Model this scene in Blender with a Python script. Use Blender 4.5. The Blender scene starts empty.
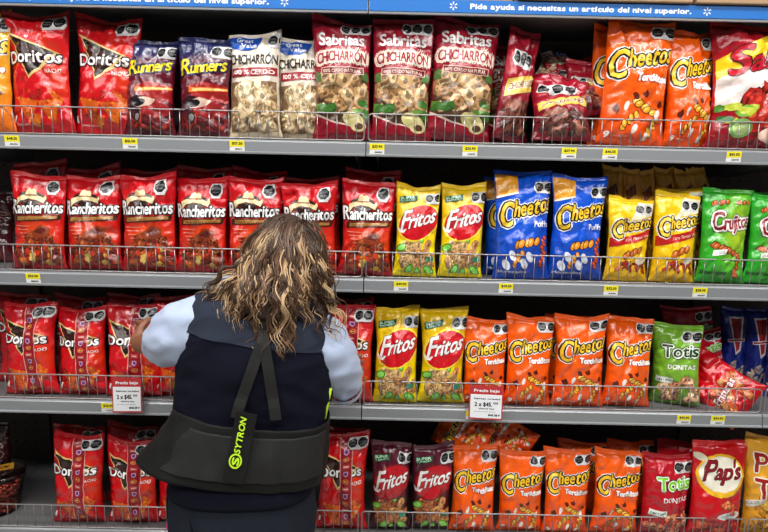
import bpy, bmesh, math, random
import numpy as np
from mathutils import Vector, Matrix

# ------------------------------------------------------------------ camera, world, lights, exposure
SC = bpy.context.scene
COL = SC.collection
F = 620.0
CAM = np.array([0.053, -1.785, 1.62])
PITCH, ROLL, YAW = 0.169, 0.022, 0.003
fwd = np.array([math.sin(YAW)*math.cos(PITCH), math.cos(YAW)*math.cos(PITCH), -math.sin(PITCH)])
r0 = np.array([math.cos(YAW), -math.sin(YAW), 0.0]); u0 = np.cross(r0, fwd)
RC = r0*math.cos(ROLL)+u0*math.sin(ROLL); UC = -r0*math.sin(ROLL)+u0*math.cos(ROLL)
cd = bpy.data.cameras.new('camera'); cam = bpy.data.objects.new('camera', cd); COL.objects.link(cam)
cd.sensor_width = 36; cd.lens = 36*F/768; cd.clip_start = .05
cam.matrix_world = Matrix(((RC[0], UC[0], -fwd[0], CAM[0]), (RC[1], UC[1], -fwd[1], CAM[1]), (RC[2], UC[2], -fwd[2], CAM[2]), (0, 0, 0, 1)))
SC.camera = cam
SC.view_settings.view_transform = 'Standard'; SC.view_settings.look = 'None'
SC.view_settings.gamma = 1; SC.view_settings.use_curve_mapping = False
SC.view_settings.exposure = 0.2
w = bpy.data.worlds.new('store_air'); SC.world = w; w.use_nodes = True
w.node_tree.nodes['Background'].inputs[0].default_value = (.93, .96, 1, 1)
w.node_tree.nodes['Background'].inputs[1].default_value = .08

def area(name, loc, sx, sy, power, rot=(0, 0, 0), col=(1, .985, .96)):
    l = bpy.data.lights.new(name, 'AREA'); l.shape = 'RECTANGLE'; l.size = sx; l.size_y = sy; l.energy = power; l.color = col
    o = bpy.data.objects.new(name, l); COL.objects.link(o); o.location = loc; o.rotation_euler = rot
    return o
# the aisle's ceiling strip lamps
area('ceiling_lamp', (0.1, -1.0, 3.35), 3.4, .16, 60)
area('ceiling_lamp', (0.1, -2.6, 3.35), 5.0, .22, 70, (math.radians(22), 0, 0))
area('ceiling_lamp', (-2.5, -1.7, 3.3), .2, 2.6, 16, (math.radians(8), math.radians(-25), 0))
area('ceiling_lamp', (2.6, -1.7, 3.3), .2, 2.6, 16, (math.radians(8), math.radians(25), 0))

def px(x, y, Y):
    """the point of the place that lies at depth Y behind pixel x, y of the photograph"""
    d = RC*(x-384)/F - UC*(y-266)/F + fwd
    t = (Y-CAM[1])/d[1]
    return CAM+d*t

def lin(c):
    c = [v/255. for v in c]
    return tuple(v/12.92 if v <= .04045 else ((v+.055)/1.055)**2.4 for v in c)

# ------------------------------------------------------------------ materials
def mat(name, col=(200, 200, 200), rough=.5, metal=0., coat=0., attr=False, bump=0., bscale=200., noise=0., spec=.5, sheen=0., bdist=.002):
    m = bpy.data.materials.new(name); m.use_nodes = True
    nt = m.node_tree; b = nt.nodes['Principled BSDF']
    b.inputs['Roughness'].default_value = rough; b.inputs['Metallic'].default_value = metal
    b.inputs['Coat Weight'].default_value = coat; b.inputs['Coat Roughness'].default_value = .08
    b.inputs['Specular IOR Level'].default_value = spec; b.inputs['Sheen Weight'].default_value = sheen
    c = lin(col)
    src = None
    if attr:
        a = nt.nodes.new('ShaderNodeAttribute'); a.attribute_name = 'Col'; src = a.outputs['Color']
    if noise:
        n = nt.nodes.new('ShaderNodeTexNoise'); n.inputs['Scale'].default_value = bscale*.25; n.inputs['Detail'].default_value = 6
        tc = nt.nodes.new('ShaderNodeTexCoord'); nt.links.new(tc.outputs['Object'], n.inputs['Vector'])
        mr = nt.nodes.new('ShaderNodeMapRange'); mr.inputs[3].default_value = 1-noise; mr.inputs[4].default_value = 1+noise
        nt.links.new(n.outputs['Fac'], mr.inputs[0])
        mx = nt.nodes.new('ShaderNodeVectorMath'); mx.operation = 'SCALE'
        if src: nt.links.new(src, mx.inputs[0])
        else: mx.inputs[0].default_value = c
        nt.links.new(mr.outputs[0], mx.inputs['Scale']); src = mx.outputs[0]
    if src: nt.links.new(src, b.inputs['Base Color'])
    else: b.inputs['Base Color'].default_value = (*c, 1)
    if bump:
        n = nt.nodes.new('ShaderNodeTexNoise'); n.inputs['Scale'].default_value = bscale; n.inputs['Detail'].default_value = 4
        tc = nt.nodes.new('ShaderNodeTexCoord'); nt.links.new(tc.outputs['Object'], n.inputs['Vector'])
        bp = nt.nodes.new('ShaderNodeBump'); bp.inputs['Strength'].default_value = bump; bp.inputs['Distance'].default_value = bdist
        nt.links.new(n.outputs['Fac'], bp.inputs['Height']); nt.links.new(bp.outputs[0], b.inputs['Normal'])
    return m
M = dict(
    film=mat('printed_foil', rough=.2, coat=.5, attr=True, bump=.8, bscale=34, bdist=.008, spec=.6),
    ink=mat('printed_ink', rough=.26, coat=.4, attr=True, bump=.7, bscale=34, bdist=.008),
    steel=mat('grey_painted_shelf_steel', (146, 149, 152), .38, .15, bump=.1, bscale=60, noise=.06),
    deck=mat('grey_shelf_deck', (112, 112, 113), .42, .1, bump=.1, bscale=60, noise=.08),
    rail=mat('grey_price_rail', (142, 145, 148), .28, .25, coat=.15, bump=.12, bscale=14, noise=.05),
    back=mat('dark_pegboard', (74, 64, 57), .75, bump=.2, bscale=80, noise=.15),
    hole=mat('peg_hole', (8, 8, 8), .9),
    wire=mat('zinc_wire', (168, 164, 162), .32, .75),
    blue=mat('blue_sign_strip', (18, 108, 190), .4, coat=.2, noise=.05, bscale=40),
    white=mat('white_print', (238, 240, 243), .5, noise=.02),
    tag=mat('price_paper', attr=True, rough=.55),
    card=mat('brown_cardboard', (172, 140, 108), .85, bump=.25, bscale=160, noise=.1),
    tape=mat('packing_tape', (188, 165, 130), .25, coat=.3, noise=.03),
    floor=mat('pale_floor_tile', (176, 172, 166), .3, noise=.08, bscale=12),
    skin=mat('brown_skin', (140, 92, 66), .5, bump=.15, bscale=250, noise=.06),
    hair=mat('wavy_hair', rough=.38, attr=True, spec=.5, bump=.3, bscale=300),
    shirt=mat('pale_blue_shirt_cotton', (176, 190, 216), .8, bump=.3, bscale=300, noise=.03, sheen=.2),
    vest=mat('navy_vest_knit', (17, 18, 33), .9, bump=.6, bscale=420, noise=.2, spec=.15),
    yoke=mat('slate_vest_yoke', (40, 46, 60), .85, bump=.5, bscale=420, noise=.15, spec=.2),
    belt=mat('black_support_belt_fabric', (16, 17, 16), .7, bump=.5, bscale=420, noise=.2, spec=.3),
    web=mat('black_elastic_webbing', (18, 19, 18), .7, bump=.6, bscale=600, noise=.12),
    neon=mat('neon_green_print', (196, 240, 40), .5, noise=.03),
    denim=mat('dark_slate_denim', (30, 35, 45), .9, spec=.2, bump=.5, bscale=350, noise=.15),
    shoe=mat('black_shoe_leather', (20, 20, 22), .45, noise=.05),
    pink=mat('pink_plastic', (214, 40, 120), .4, noise=.02),
    eye=mat('eye_white', (230, 228, 222), .2, noise=.01),
    lip=mat('lip_skin', (150, 80, 75), .5, noise=.04),
    tub=mat('clear_plastic_tub', (250, 235, 232), .06, noise=.005),
    biscuit=mat('red_brown_snack', (150, 62, 44), .7, bump=.6, bscale=120, noise=.3),
    holder=mat('clear_red_sign_holder', (190, 48, 52), .25, coat=.4, noise=.02),
)
M['tub'].node_tree.nodes['Principled BSDF'].inputs['Transmission Weight'].default_value = 1.
M['tub'].node_tree.nodes['Principled BSDF'].inputs['IOR'].default_value = 1.12

# ------------------------------------------------------------------ object helpers
def link(name, me, parent=None, **kw):
    o = bpy.data.objects.new(name, me); COL.objects.link(o)
    if parent is not None: o.parent = parent
    for k, v in kw.items(): o[k] = v
    return o
def mesh(name, V, Fs, m, smooth=True, cols=None):
    me = bpy.data.meshes.new(name)
    me.from_pydata([tuple(v) for v in V], [], [tuple(f) for f in Fs])
    me.materials.append(m)
    if smooth: me.polygons.foreach_set('use_smooth', [True]*len(me.polygons))
    if cols is not None:
        at = me.color_attributes.new('Col', 'FLOAT_COLOR', 'POINT')
        c = np.ones((len(V), 4), np.float32); c[:, :3] = cols
        at.data.foreach_set('color', c.ravel())
    me.update()
    return me
def boxes(lst):
    V, Fs = [], []
    for (x0, x1, y0, y1, z0, z1) in lst:
        n = len(V)
        V += [(x0, y0, z0), (x1, y0, z0), (x1, y1, z0), (x0, y1, z0), (x0, y0, z1), (x1, y0, z1), (x1, y1, z1), (x0, y1, z1)]
        Fs += [tuple(n+i for i in f) for f in ((3, 2, 1, 0), (4, 5, 6, 7), (0, 1, 5, 4), (1, 2, 6, 5), (2, 3, 7, 6), (3, 0, 4, 7))]
    return V, Fs
def bev(o, wd=.001, seg=2):
    b = o.modifiers.new('bevel', 'BEVEL'); b.width = wd; b.segments = seg; b.limit_method = 'ANGLE'
def tube(path, rad, n=6, caps=True, closed=False):
    P = np.array(path, float); m = len(P); R = np.broadcast_to(np.array(rad, float), (m,))
    if closed: T = np.roll(P, -1, 0)-np.roll(P, 1, 0)
    else: T = np.gradient(P, axis=0)
    T /= np.linalg.norm(T, axis=1)[:, None]+1e-12
    ref = np.array([0, 0, 1.]) if abs(T[0][2]) < .9 else np.array([1., 0, 0])
    A = []; a = np.cross(T[0], ref); a /= np.linalg.norm(a)
    for t in T:
        a = a-t*(a@t); a = a/(np.linalg.norm(a)+1e-12); A.append(a)
    A = np.array(A); B = np.cross(T, A)
    th = np.arange(n)*2*math.pi/n
    V = P[:, None, :]+R[:, None, None]*(np.cos(th)[None, :, None]*A[:, None, :]+np.sin(th)[None, :, None]*B[:, None, :])
    V = V.reshape(-1, 3); Fs = []
    for i in range(m if closed else m-1):
        for j in range(n):
            k = (i+1) % m
            Fs.append((i*n+j, i*n+(j+1) % n, k*n+(j+1) % n, k*n+j))
    if caps and not closed: Fs += [tuple(range(n))[::-1], tuple((m-1)*n+j for j in range(n))]
    return V, Fs
def join(parts):
    V, Fs = [], []; n = 0
    for v, f in parts:
        v = np.asarray(v); V.append(v); Fs += [tuple(i+n for i in q) for q in f]; n += len(v)
    return np.concatenate(V), Fs

# ------------------------------------------------------------------ lettering
_G = {}
def glyph(ch):
    if ch not in _G:
        c = bpy.data.curves.new('t', 'FONT'); c.body = ch; c.resolution_u = 3; c.size = 1
        o = bpy.data.objects.new('t', c); me = o.to_mesh()
        V = np.array([v.co[:2] for v in me.vertices]).reshape(-1, 2); Fs = [tuple(p.vertices) for p in me.polygons]
        o.to_mesh_clear(); bpy.data.objects.remove(o); bpy.data.curves.remove(c)
        _G[ch] = (V, Fs)
    return _G[ch]
def textmesh(s, x0, y0, w, h, gap=.09, bold=0., shear=0., scales=None, dy=None, rise=0., arc=0., rot=0.):
    """letters set in a box of width w and capital height h whose lower left corner is x0, y0; bold is in art units"""
    X = 0.; out = []
    for i, ch in enumerate(s):
        if ch == ' ': X += .32; continue
        V, Fs = glyph(ch); k = scales[i] if scales else 1.
        d = dy[i] if dy else 0.
        a = V[:, 0].min(); b = V[:, 0].max()
        out.append((np.stack([(V[:, 0]-a)*k+X, V[:, 1]*k+d], 1), Fs)); X += (b-a)*k+gap
    X -= gap; sx = w/X; sy = h/.73
    V, Fs = join(out); V = V*np.array([sx, sy])
    if bold > 0:
        dirs = [(math.cos(t)*bold, math.sin(t)*bold) for t in np.arange(8)*math.pi/4]+[(0, 0)]
        nv = len(V); V, Fs = join([(V+np.array(d), Fs) for d in dirs]); zo = np.repeat(np.arange(9)*.09, nv)
    else: zo = np.zeros(len(V))
    t = V[:, 0]/w
    V = V+np.stack([V[:, 1]*shear, rise*t*w+arc*(1-(2*t-1)**2)], 1)
    if rot:
        c, s_ = math.cos(rot), math.sin(rot); V = V@np.array([[c, s_], [-s_, c]])
    return np.concatenate([V+np.array([x0, y0]), zo[:, None]], 1), Fs

class Art:
    """flat print of one kind of bag, x 0..1 across, y 0..A up; sorted into named parts, each cut along the bag's grid"""
    def __init__(s, A, seed=1): s.A = A; s.parts = {}; s.cols = []; s.rng = random.Random(seed); s.z = 1.
    def add(s, part, V, Fs, col, dz=1.):
        s.z += dz; s.cols.append(lin(col)); s.parts.setdefault(part, []).append((np.asarray(V, float), Fs, len(s.cols)-1, s.z))
    def poly(s, part, pts, col, dz=1.): s.add(part, pts, [tuple(range(len(pts)))], col, dz)
    def ell(s, part, cx, cy, rx, ry, col, rot=0., n=20, dz=1.):
        t = np.arange(n)*2*math.pi/n; x = rx*np.cos(t); y = ry*np.sin(t)
        s.poly(part, np.stack([cx+x*math.cos(rot)-y*math.sin(rot), cy+x*math.sin(rot)+y*math.cos(rot)], 1), col, dz)
    def text(s, part, body, x0, y0, w, h, col, outs=(), bold=0., **k):
        for (r, c) in outs:
            V, Fs = textmesh(body, x0, y0, w, h, bold=r*.82, **k); s.add(part, V, Fs, c)
        V, Fs = textmesh(body, x0, y0, w, h, bold=bold*.45, **k); s.add(part, V, Fs, col)
    def blob(s, part, cx, cy, r, col, rnd=.35, n=9, sq=1., rot=0., dz=.06):
        a = np.arange(n)*2*math.pi/n; rr = np.array([r*(1+s.rng.uniform(-rnd, rnd)) for _ in range(n)])
        x = rr*np.cos(a); y = rr*np.sin(a)*sq
        s.poly(part, np.stack([cx+x*math.cos(rot)-y*math.sin(rot), cy+x*math.sin(rot)+y*math.cos(rot)], 1), col, dz)
    def heap(s, part, x0, x1, y0, y1, r, pal, n, rings=False, top=None, sq=.8, edge=.55):
        for i in range(n):
            x = s.rng.uniform(x0, x1); y = s.rng.uniform(y0, y1)
            if top and y > top(x): continue
            c = s.rng.choice(pal); q = s.rng.uniform(.6, 1.25)*r; ro = s.rng.uniform(0, 3)
            s.blob(part, x, y-.12*r, q*1.12, tuple(v*edge for v in c), sq=sq, rot=ro)
            s.blob(part, x, y, q, c, sq=sq, rot=ro)
            if rings: s.blob(part, x+.1*q, y, q*.42, tuple(v*(edge-.03) for v in c), sq=sq, rot=ro)
            s.blob(part, x-.3*q, y+.3*q, q*.3, tuple(min(255, v*1.25+12) for v in c), sq=sq, rot=ro)
    def seals(s, n, x, y, r=.085, step=.19, badge=True):
        r *= 1.12
        if badge: s.poly('warning_seals', [(x-r*.6, y-r*1.2), (x+step*(n-1)+r*.7, y-r*1.25), (x+step*(n-1)+r*1.15, y-r*.4), (x+step*(n-1)+r*.8, y+r*1.0), (x-r*.7, y+r*1.0), (x-r*1.1, y-.3*r)], (214, 212, 212))
        for i in range(n):
            cx = x+i*step
            o = [(cx+r*math.cos(t+.39), y+r*math.sin(t+.39)*1.0) for t in np.arange(8)*math.pi/4]
            s.poly('warning_seals', o, (235, 235, 235)); s.poly('warning_seals', [((a-cx)*.92+cx, (b-y)*.92+y) for a, b in o], (16, 16, 18))
            s.text('warning_seals', 'EXCESO', cx-r*.62, y+r*.08, r*1.25, r*.22, (150, 150, 150)); s.text('warning_seals', 'AZUCAR' if i % 2 else 'SODIO', cx-r*.55, y-r*.38, r*1.1, r*.22, (150, 150, 150))
    def cut(s):
        out = {}
        for part, items in s.parts.items():
            me = bpy.data.meshes.new('c'); bm = bmesh.new(); lay = bm.faces.layers.int.new('k')
            for k, (V, Fs, ci, z) in enumerate(items):
                vs = [bm.verts.new((v[0], v[1]/s.A, (z+(v[2] if len(v) > 2 else 0))*.01)) for v in V]
                for f in Fs:
                    if len(set(f)) < 3: continue
                    try: fc = bm.faces.new([vs[i] for i in f]); fc[lay] = k
                    except ValueError: pass
            for ax, lo, hi, no in ((0, 0.02, .98, NU), (1, .045, .955, NV)):
                for sgn, val in ((-1, lo), (1, hi)):
                    co = [0, 0, 0]; co[ax] = val; nn = [0, 0, 0]; nn[ax] = sgn
                    bmesh.ops.bisect_plane(bm, geom=bm.verts[:]+bm.edges[:]+bm.faces[:], dist=1e-6, plane_co=co, plane_no=nn, clear_outer=True)
            for ax, no in ((0, NU), (1, NV)):
                lo_ = min((v.co[ax] for v in bm.verts), default=0); hi_ = max((v.co[ax] for v in bm.verts), default=0)
                for i in range(1, no):
                    if not lo_ < i/no < hi_: continue
                    co = [0, 0, 0]; co[ax] = i/no; nn = [0, 0, 0]; nn[ax] = 1
                    bmesh.ops.bisect_plane(bm, geom=bm.verts[:]+bm.edges[:]+bm.faces[:], dist=1e-6, plane_co=co, plane_no=nn)
            if bm.verts:
                ks = [v.co[0]*NU-v.co[1]*NV for v in bm.verts]
                for k in range(math.ceil(min(ks)), math.floor(max(ks))+1):
                    bmesh.ops.bisect_plane(bm, geom=bm.verts[:]+bm.edges[:]+bm.faces[:], dist=1e-6, plane_co=(k/NU, 0, 0), plane_no=(NU, -NV, 0))
            bm.verts.index_update()
            if not bm.faces: bm.free(); continue
            V = np.array([v.co[:] for v in bm.verts]); kk = np.zeros(len(V), int)
            Fs = []
            for f in bm.faces:
                ids = [v.index for v in f.verts]
                if f.normal.z < 0: ids = ids[::-1]
                Fs.append(ids); kk[ids] = f[lay]
            cols = np.array([s.cols[it[2]] for it in items])[kk]; zz = V[:, 2]*100
            out[part] = (V[:, 0], V[:, 1], zz, cols, Fs); bm.free()
        s.done = out
        return s
NU, NV = 24, 38

# ------------------------------------------------------------------ the kinds of bag
KIND = {}
def kind(name, art, base, desc): KIND[name] = (art.cut(), base, desc)
def mix(a, b, t): return np.array(a)[None, :]*(1-t[:, None])+np.array(b)[None, :]*t[:, None]
def sm(x, a, b): t = np.clip((x-a)/(b-a), 0, 1); return t*t*(3-2*t)
RED = (208, 14, 26)
def doritos(strip):
    A = 1.85; a = Art(A, 3)
    a.heap('snack_picture', .1, .9, .28, .62, .035, [(190, 40, 20), (205, 60, 24), (175, 26, 18)], 30)
    for (x, y, s_, r) in ((.3, .36, .2, .3), (.68, .34, .19, -.2), (.42, .18, .14, .1), (.8, .5, .13, .9)):
        tri = [(x+s_*math.cos(t+r), y+s_*1.15*math.sin(t+r)) for t in (math.pi/2+2.1, math.pi/2-2.1)]+[(x, y-s_)]
        tri = [(x-s_, y+s_*.8+r*.1), (x+s_, y+s_*.75-r*.1), (x+.04, y-s_*1.1)]
        a.poly('snack_picture', tri, (216, 96, 24))
        for q in range(9):
            t1, t2 = a.rng.random(), a.rng.random()
            if t1+t2 > 1: t1, t2 = 1-t1, 1-t2
            p = np.array(tri[0])*(1-t1-t2)+np.array(tri[1])*t1+np.array(tri[2])*t2
            a.blob('snack_picture', p[0], p[1], .022, a.rng.choice([(190, 50, 18), (236, 140, 40), (200, 66, 20)]))
    a.poly('logo', [(.04, 1.53), (.90, 1.19), (.41, .80)], (226, 190, 120))
    a.poly('logo', [(.08, 1.48), (.84, 1.19), (.415, .85)], (26, 12, 10))
    a.poly('logo', [(.15, 1.40), (.72, 1.18), (.415, .93)], (54, 20, 14))
    a.text('logo', 'Doritos', .03, 1.05, .88, .19, (250, 247, 245), outs=((.032, (40, 8, 12)),), bold=.013, gap=.085)
    a.poly('logo', [(.52, .93), (.56, .93), (.83, 1.21), (.80, 1.21)], (232, 196, 130))
    a.text('flavour_text', 'NACHO', .66, .90, .26, .06, (240, 225, 215), bold=.004)
    a.poly('flavour_text', [(.05, .16), (.09, .16), (.09, .27), (.05, .27)], (238, 235, 230))
    a.text('flavour_text', 'Contenido neto', .12, .12, .34, .035, (235, 215, 210))
    if strip:
        a.poly('promotional_strip', [(.47, .06), (.74, .06), (.70, 1.78), (.45, 1.78)], (225, 160, 150), dz=3)
        a.poly('promotional_strip', [(.485, .06), (.725, .06), (.685, 1.78), (.465, 1.78)], (150, 20, 32))
        for i in range(12):
            y = .16+i*.135; x = .605-.03*i/11
            if i % 3 == 0:
                a.ell('promotional_strip', x, y, .06, .045, (222, 120, 60)); a.ell('promotional_strip', x, y, .04, .03, (130, 16, 30)); a.poly('promotional_strip', [(x-.03, y-.02), (x+.035, y), (x-.03, y+.02)], (240, 180, 80))
            elif i % 3 == 1:
                a.poly('promotional_strip', [(x-.045, y+.045), (x+.045, y+.045), (x+.04, y-.02), (x, y-.055), (x-.04, y-.02)], (205, 170, 200)); a.poly('promotional_strip', [(x-.03, y+.03), (x+.03, y+.03), (x+.028, y-.015), (x, y-.035), (x-.028, y-.015)], (110, 40, 120))
            else:
                a.poly('promotional_strip', [(x-.07, y-.04), (x+.07, y-.04), (x+.07, y+.04), (x-.07, y+.04)], (196, 60, 60)); a.poly('promotional_strip', [(x-.05, y-.012), (x+.05, y-.012), (x+.05, y+.012), (x-.05, y+.012)], (230, 190, 180))
    a.seals(2, .70, 1.66, r=.085, step=.18)
    def base(u, v):
        c = mix(lin(RED), lin((150, 8, 18)), sm(v, .9, 1)*.6)
        g = np.exp(-((u-.85+.6*(v-.45))**2)/.03)*sm(v, .2, .4)*(1-sm(v, .6, .95))
        return c*(1-g[:, None]*.55)+np.array(lin((226, 70, 20)))*(g[:, None]*.55)
    return a, base
kind('nacho', *doritos(False), 'red tortilla chip bag with black triangle emblem')
kind('nacho_strip', *doritos(True), 'red tortilla chip bag with a printed vertical promotional strip')

a = Art(1.62, 5)
a.heap('snack_picture', .05, .95, .1, .42, .07, [(150, 60, 30), (186, 96, 40), (120, 36, 24), (205, 150, 66), (166, 70, 34)], 42)
a.heap('snack_picture', .36, .84, .44, .60, .07, [(130, 48, 24), (165, 76, 34), (110, 34, 20)], 16)
a.poly('snack_picture', [(.42, .62), (.62, .76), (.80, .70), (.78, .56), (.5, .52)], (140, 58, 28)); a.poly('snack_picture', [(.48, .63), (.63, .72), (.74, .67), (.70, .60)], (96, 30, 18))
a.blob('snack_picture', .46, .24, .07, (226, 186, 84)); a.blob('snack_picture', .44, .18, .05, (236, 205, 110))
for i in range(4): a.poly('flavour_text', [(.26-.17*(1-i/4), .74-i*.06), (.26+.17*(1-i/4), .74-i*.06), (.26+.16*(1-i/4), .725-i*.06), (.26-.16*(1-i/4), .725-i*.06)], (225, 130, 110))
a.poly('logo', [(.08, .80), (.95, .84), (.97, .92), (.08, .90)], (66, 32, 18)); a.poly('logo', [(.14, .82), (.90, .86), (.91, .91), (.15, .885)], (176, 124, 62))
a.ell('logo', .40, 1.20, .24, .12, (54, 28, 20))
hat = [(.10, 1.10), (.14, 1.20), (.22, 1.235), (.29, 1.25), (.33, 1.35), (.37, 1.37), (.41, 1.345), (.45, 1.37), (.49, 1.34), (.52, 1.25), (.62, 1.21), (.66, 1.26), (.68, 1.20), (.64, 1.12), (.52, 1.17), (.36, 1.19), (.22, 1.15), (.14, 1.06)]
a.poly('logo', [(x+.008, y-.015) for x, y in hat], (80, 40, 20)); a.poly('logo', hat, (232, 210, 158))
a.poly('logo', [(.29, 1.235), (.52, 1.235), (.52, 1.262), (.29, 1.262)], (150, 100, 60))
a.text('logo', 'Rancheritos', .03, .94, .94, .20, (248, 246, 244), outs=((.034, (20, 12, 12)),), bold=.014, gap=.10, scales=[1.2]+[1]*10, rise=.02)
a.text('flavour_text', 'SABOR SALSA RANCHERA', .20, .835, .64, .035, (90, 50, 20))
a.seals(1, .77, 1.40, r=.10)
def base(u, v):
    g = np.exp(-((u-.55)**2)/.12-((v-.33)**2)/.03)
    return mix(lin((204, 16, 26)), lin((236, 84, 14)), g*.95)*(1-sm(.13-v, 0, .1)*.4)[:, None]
kind('ranch', a, base, 'red snack bag with cream cowboy hat and white lettering')

CH = 'Cheetos'; CS = [1.7, 1.12, 1.05, 1.05, 1.15, 1.08, 1.05]; CD = [-.52, -.05, .0, .05, .10, .2, .26]
def cheet(a, x0, y0, w, h, outc=(245, 242, 236), yc=(250, 200, 40)):
    k = dict(scales=CS, dy=CD, gap=.13, rise=.02, shear=.12)
    y0 += .02
    a.text('logo', CH, x0-.02, y0-.02, w+.05, h*1.5, yc, outs=((.066, outc), (.044, (24, 14, 12))), bold=.017, **k)
def curls(a, pts, c=(236, 130, 30), dark=(60, 24, 16)):
    for (x, y, r, ro) in pts:
        for j in range(5):
            q = (j-2)*r*.62; cx, cy = x+q*math.cos(ro)+.015*(-1)**j, y+q*math.sin(ro)
            a.ell('snack_picture', cx, cy, r*.62, r*.44, dark, rot=ro+.9, n=10, dz=.1); a.ell('snack_picture', cx, cy, r*.52, r*.34, c, rot=ro+.9, n=10, dz=.1)
            a.ell('snack_picture', cx-.01, cy+.012, r*.28, r*.12, tuple(min(255, v+50) for v in c), rot=ro+.9, n=8, dz=.1)
def torc(base_c, seals=2):
    a = Art(1.95, 7)
    curls(a, [(.62, .58, .13, -.5), (.40, .36, .11, .8), (.78, .30, .10, 1.2)], c=(240, 166, 44))
    for (x, y, s_) in ((.18, .52, .07), (.47, .74, .05), (.62, .76, .05), (.88, .62, .05)): a.blob('snack_picture', x, y, s_, (92, 28, 12), sq=1.2)
    for (x, y) in ((.34, .58), (.50, .24), (.70, .14), (.84, .48)): a.ell('snack_picture', x, y, .035, .075, (240, 232, 220), rot=-.3)
    cheet(a, .07, 1.17, .86, .175)
    a.text('flavour_text', 'Torciditos', .44, .965, .51, .115, (250, 246, 240), outs=((.026, (196, 50, 10)),), bold=.022, gap=.11)
    a.text('flavour_text', '9', .08, .10, .07, .09, (240, 236, 230), bold=.01); a.text('flavour_text', 'con queso', .2, .12, .22, .035, (250, 220, 190))
    a.seals(seals, .72, 1.74, r=.088, step=.2)
    def base(u, v):
        return mix(lin(base_c), lin((238, 72, 6)), sm(1-v, .45, 1)*.7)
    return a, base
kind('twist', *torc((250, 96, 10)), 'orange cheese twist bag with yellow bubble lettering')
kind('gold_puff', *torc((240, 170, 40)), 'golden cheese snack bag with black circle seals')
a = Art(1.9, 8)
curls(a, [(.56, .64, .15, .15), (.40, .36, .10, 1.0)], c=(238, 150, 40)); curls(a, [(.90, .62, .09, 1.4), (.88, .36, .09, 1.2)], c=(200, 70, 30))
for (x, y) in ((.30, .42), (.62, .40), (.52, .28), (.20, .26)): a.ell('snack_picture', x, y, .06, .1, (226, 230, 240), rot=.5)
a.poly('corner_flash', [(.0, 1.86), (.42, 1.84), (.40, 1.52), (.0, 1.42)], (236, 158, 40)); a.text('corner_flash', 'Ahora', .06, 1.54, .28, .07, (250, 230, 180), rise=.2); a.poly('corner_flash', [(.0, 1.42), (.40, 1.52), (.40, 1.49), (.0, 1.39)], (250, 240, 210))
cheet(a, .10, 1.10, .86, .17)
a.text('flavour_text', 'Poffs', .70, .92, .26, .10, (246, 246, 250), bold=.01); a.text('flavour_text', 'Horneados', .08, .12, .5, .05, (220, 228, 245), bold=.004)
a.seals(2, .76, 1.60, r=.08, step=.18)
kind('blue_puff', a, lambda u, v: mix(lin((14, 84, 210)), lin((14, 60, 160)), sm(1-v, .5, 1)), 'blue cheese puff bag with an orange corner flash')
a = Art(1.75, 9)
a.heap('snack_picture', .2, .92, .2, .40, .06, [(170, 44, 26), (150, 34, 22), (190, 70, 36)], 26, sq=.5)
curls(a, [(.55, .60, .14, .35)], c=(214, 110, 40)); a.ell('snack_picture', .78, .44, .13, .07, (240, 225, 200), rot=.2)
a.poly('flavour_banner', [(.0, .70), (.3, .76), (.62, .82), (1, .96), (1, 1.12), (.6, .98), (.3, .92), (0, .90)], (188, 30, 26)); a.text('flavour_banner', "Xtra Flamin' Hot", .36, .82, .58, .07, (250, 225, 205), rise=.22, shear=.2)
a.poly('snack_picture', [(.45, 1.26), (1, 1.4), (1, 1.7), (.66, 1.72), (.55, 1.45)], (246, 240, 205))
cheet(a, .10, 1.06, .86, .15, yc=(250, 205, 60))
a.seals(2, .66, 1.52, r=.09, step=.21)
kind('yellow_puff', a, lambda u, v: mix(lin((250, 205, 14)), lin((238, 186, 20)), sm(1-v, .3, 1)), 'yellow cheese snack bag with a wavy red banner')

def fritos(c0, c1, red, chips, green=(60, 140, 50)):
    a = Art(2.0, 11)
    a.heap('snack_picture', .12, .9, .24, .78, .11, chips, 44, rings=True, sq=.6, edge=.68)
    for (x, y, r) in ((.13, .62, .11), (.62, .82, .08), (.35, .16, .12), (.82, .16, .12), (.55, .10, .10)):
        a.ell('snack_picture', x, y, r*1.15, r*.75, green, rot=x*3); a.ell('snack_picture', x, y, r*.85, r*.5, tuple(min(255, v+70) for v in green), rot=x*3)
    a.poly('snack_picture', [(.76, .34), (.95, .36), (.93, .46), (.77, .45)], (60, 150, 120))
    a.ell('logo', .52, 1.17, .53, .385, (250, 225, 60) if red[0] > 195 else (120, 20, 30), rot=.45); a.ell('logo', .53, 1.17, .49, .35, red, rot=.45)
    a.text('logo', 'Fritos', .10, .98, .80, .34, (250, 246, 244), outs=((.03, (120, 10, 16)),), bold=.018, shear=.25, rise=.26, gap=.05, scales=[1.3, .95, .95, 1, .95, .95])
    a.poly('logo', [(.03, 1.06), (.07, .94), (.18, .93), (.25, 1.02), (.20, 1.02), (.16, .98), (.10, 1.0)], (250, 246, 244))
    a.poly('flavour_banner', [(.07, 1.56), (.47, 1.64), (.48, 1.78), (.08, 1.70)], (24, 84, 52)); a.text('flavour_banner', 'SUPER', .10, 1.635, .33, .055, (200, 235, 205), rise=.2, bold=.004); a.text('flavour_banner', 'TAMAÑO', .10, 1.575, .34, .042, (200, 235, 205), rise=.24)
    a.seals(2, .76, 1.70, r=.09, step=.2)
    return a, (lambda u, v: mix(lin(c0), lin(c1), sm(1-v, .35, .8)))
kind('lime', *fritos((240, 196, 10), (255, 228, 16), (206, 18, 30), [(214, 160, 100), (226, 180, 120), (196, 136, 80)], (70, 150, 30)), 'yellow corn chip bag with red oval and lime slices')
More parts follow.
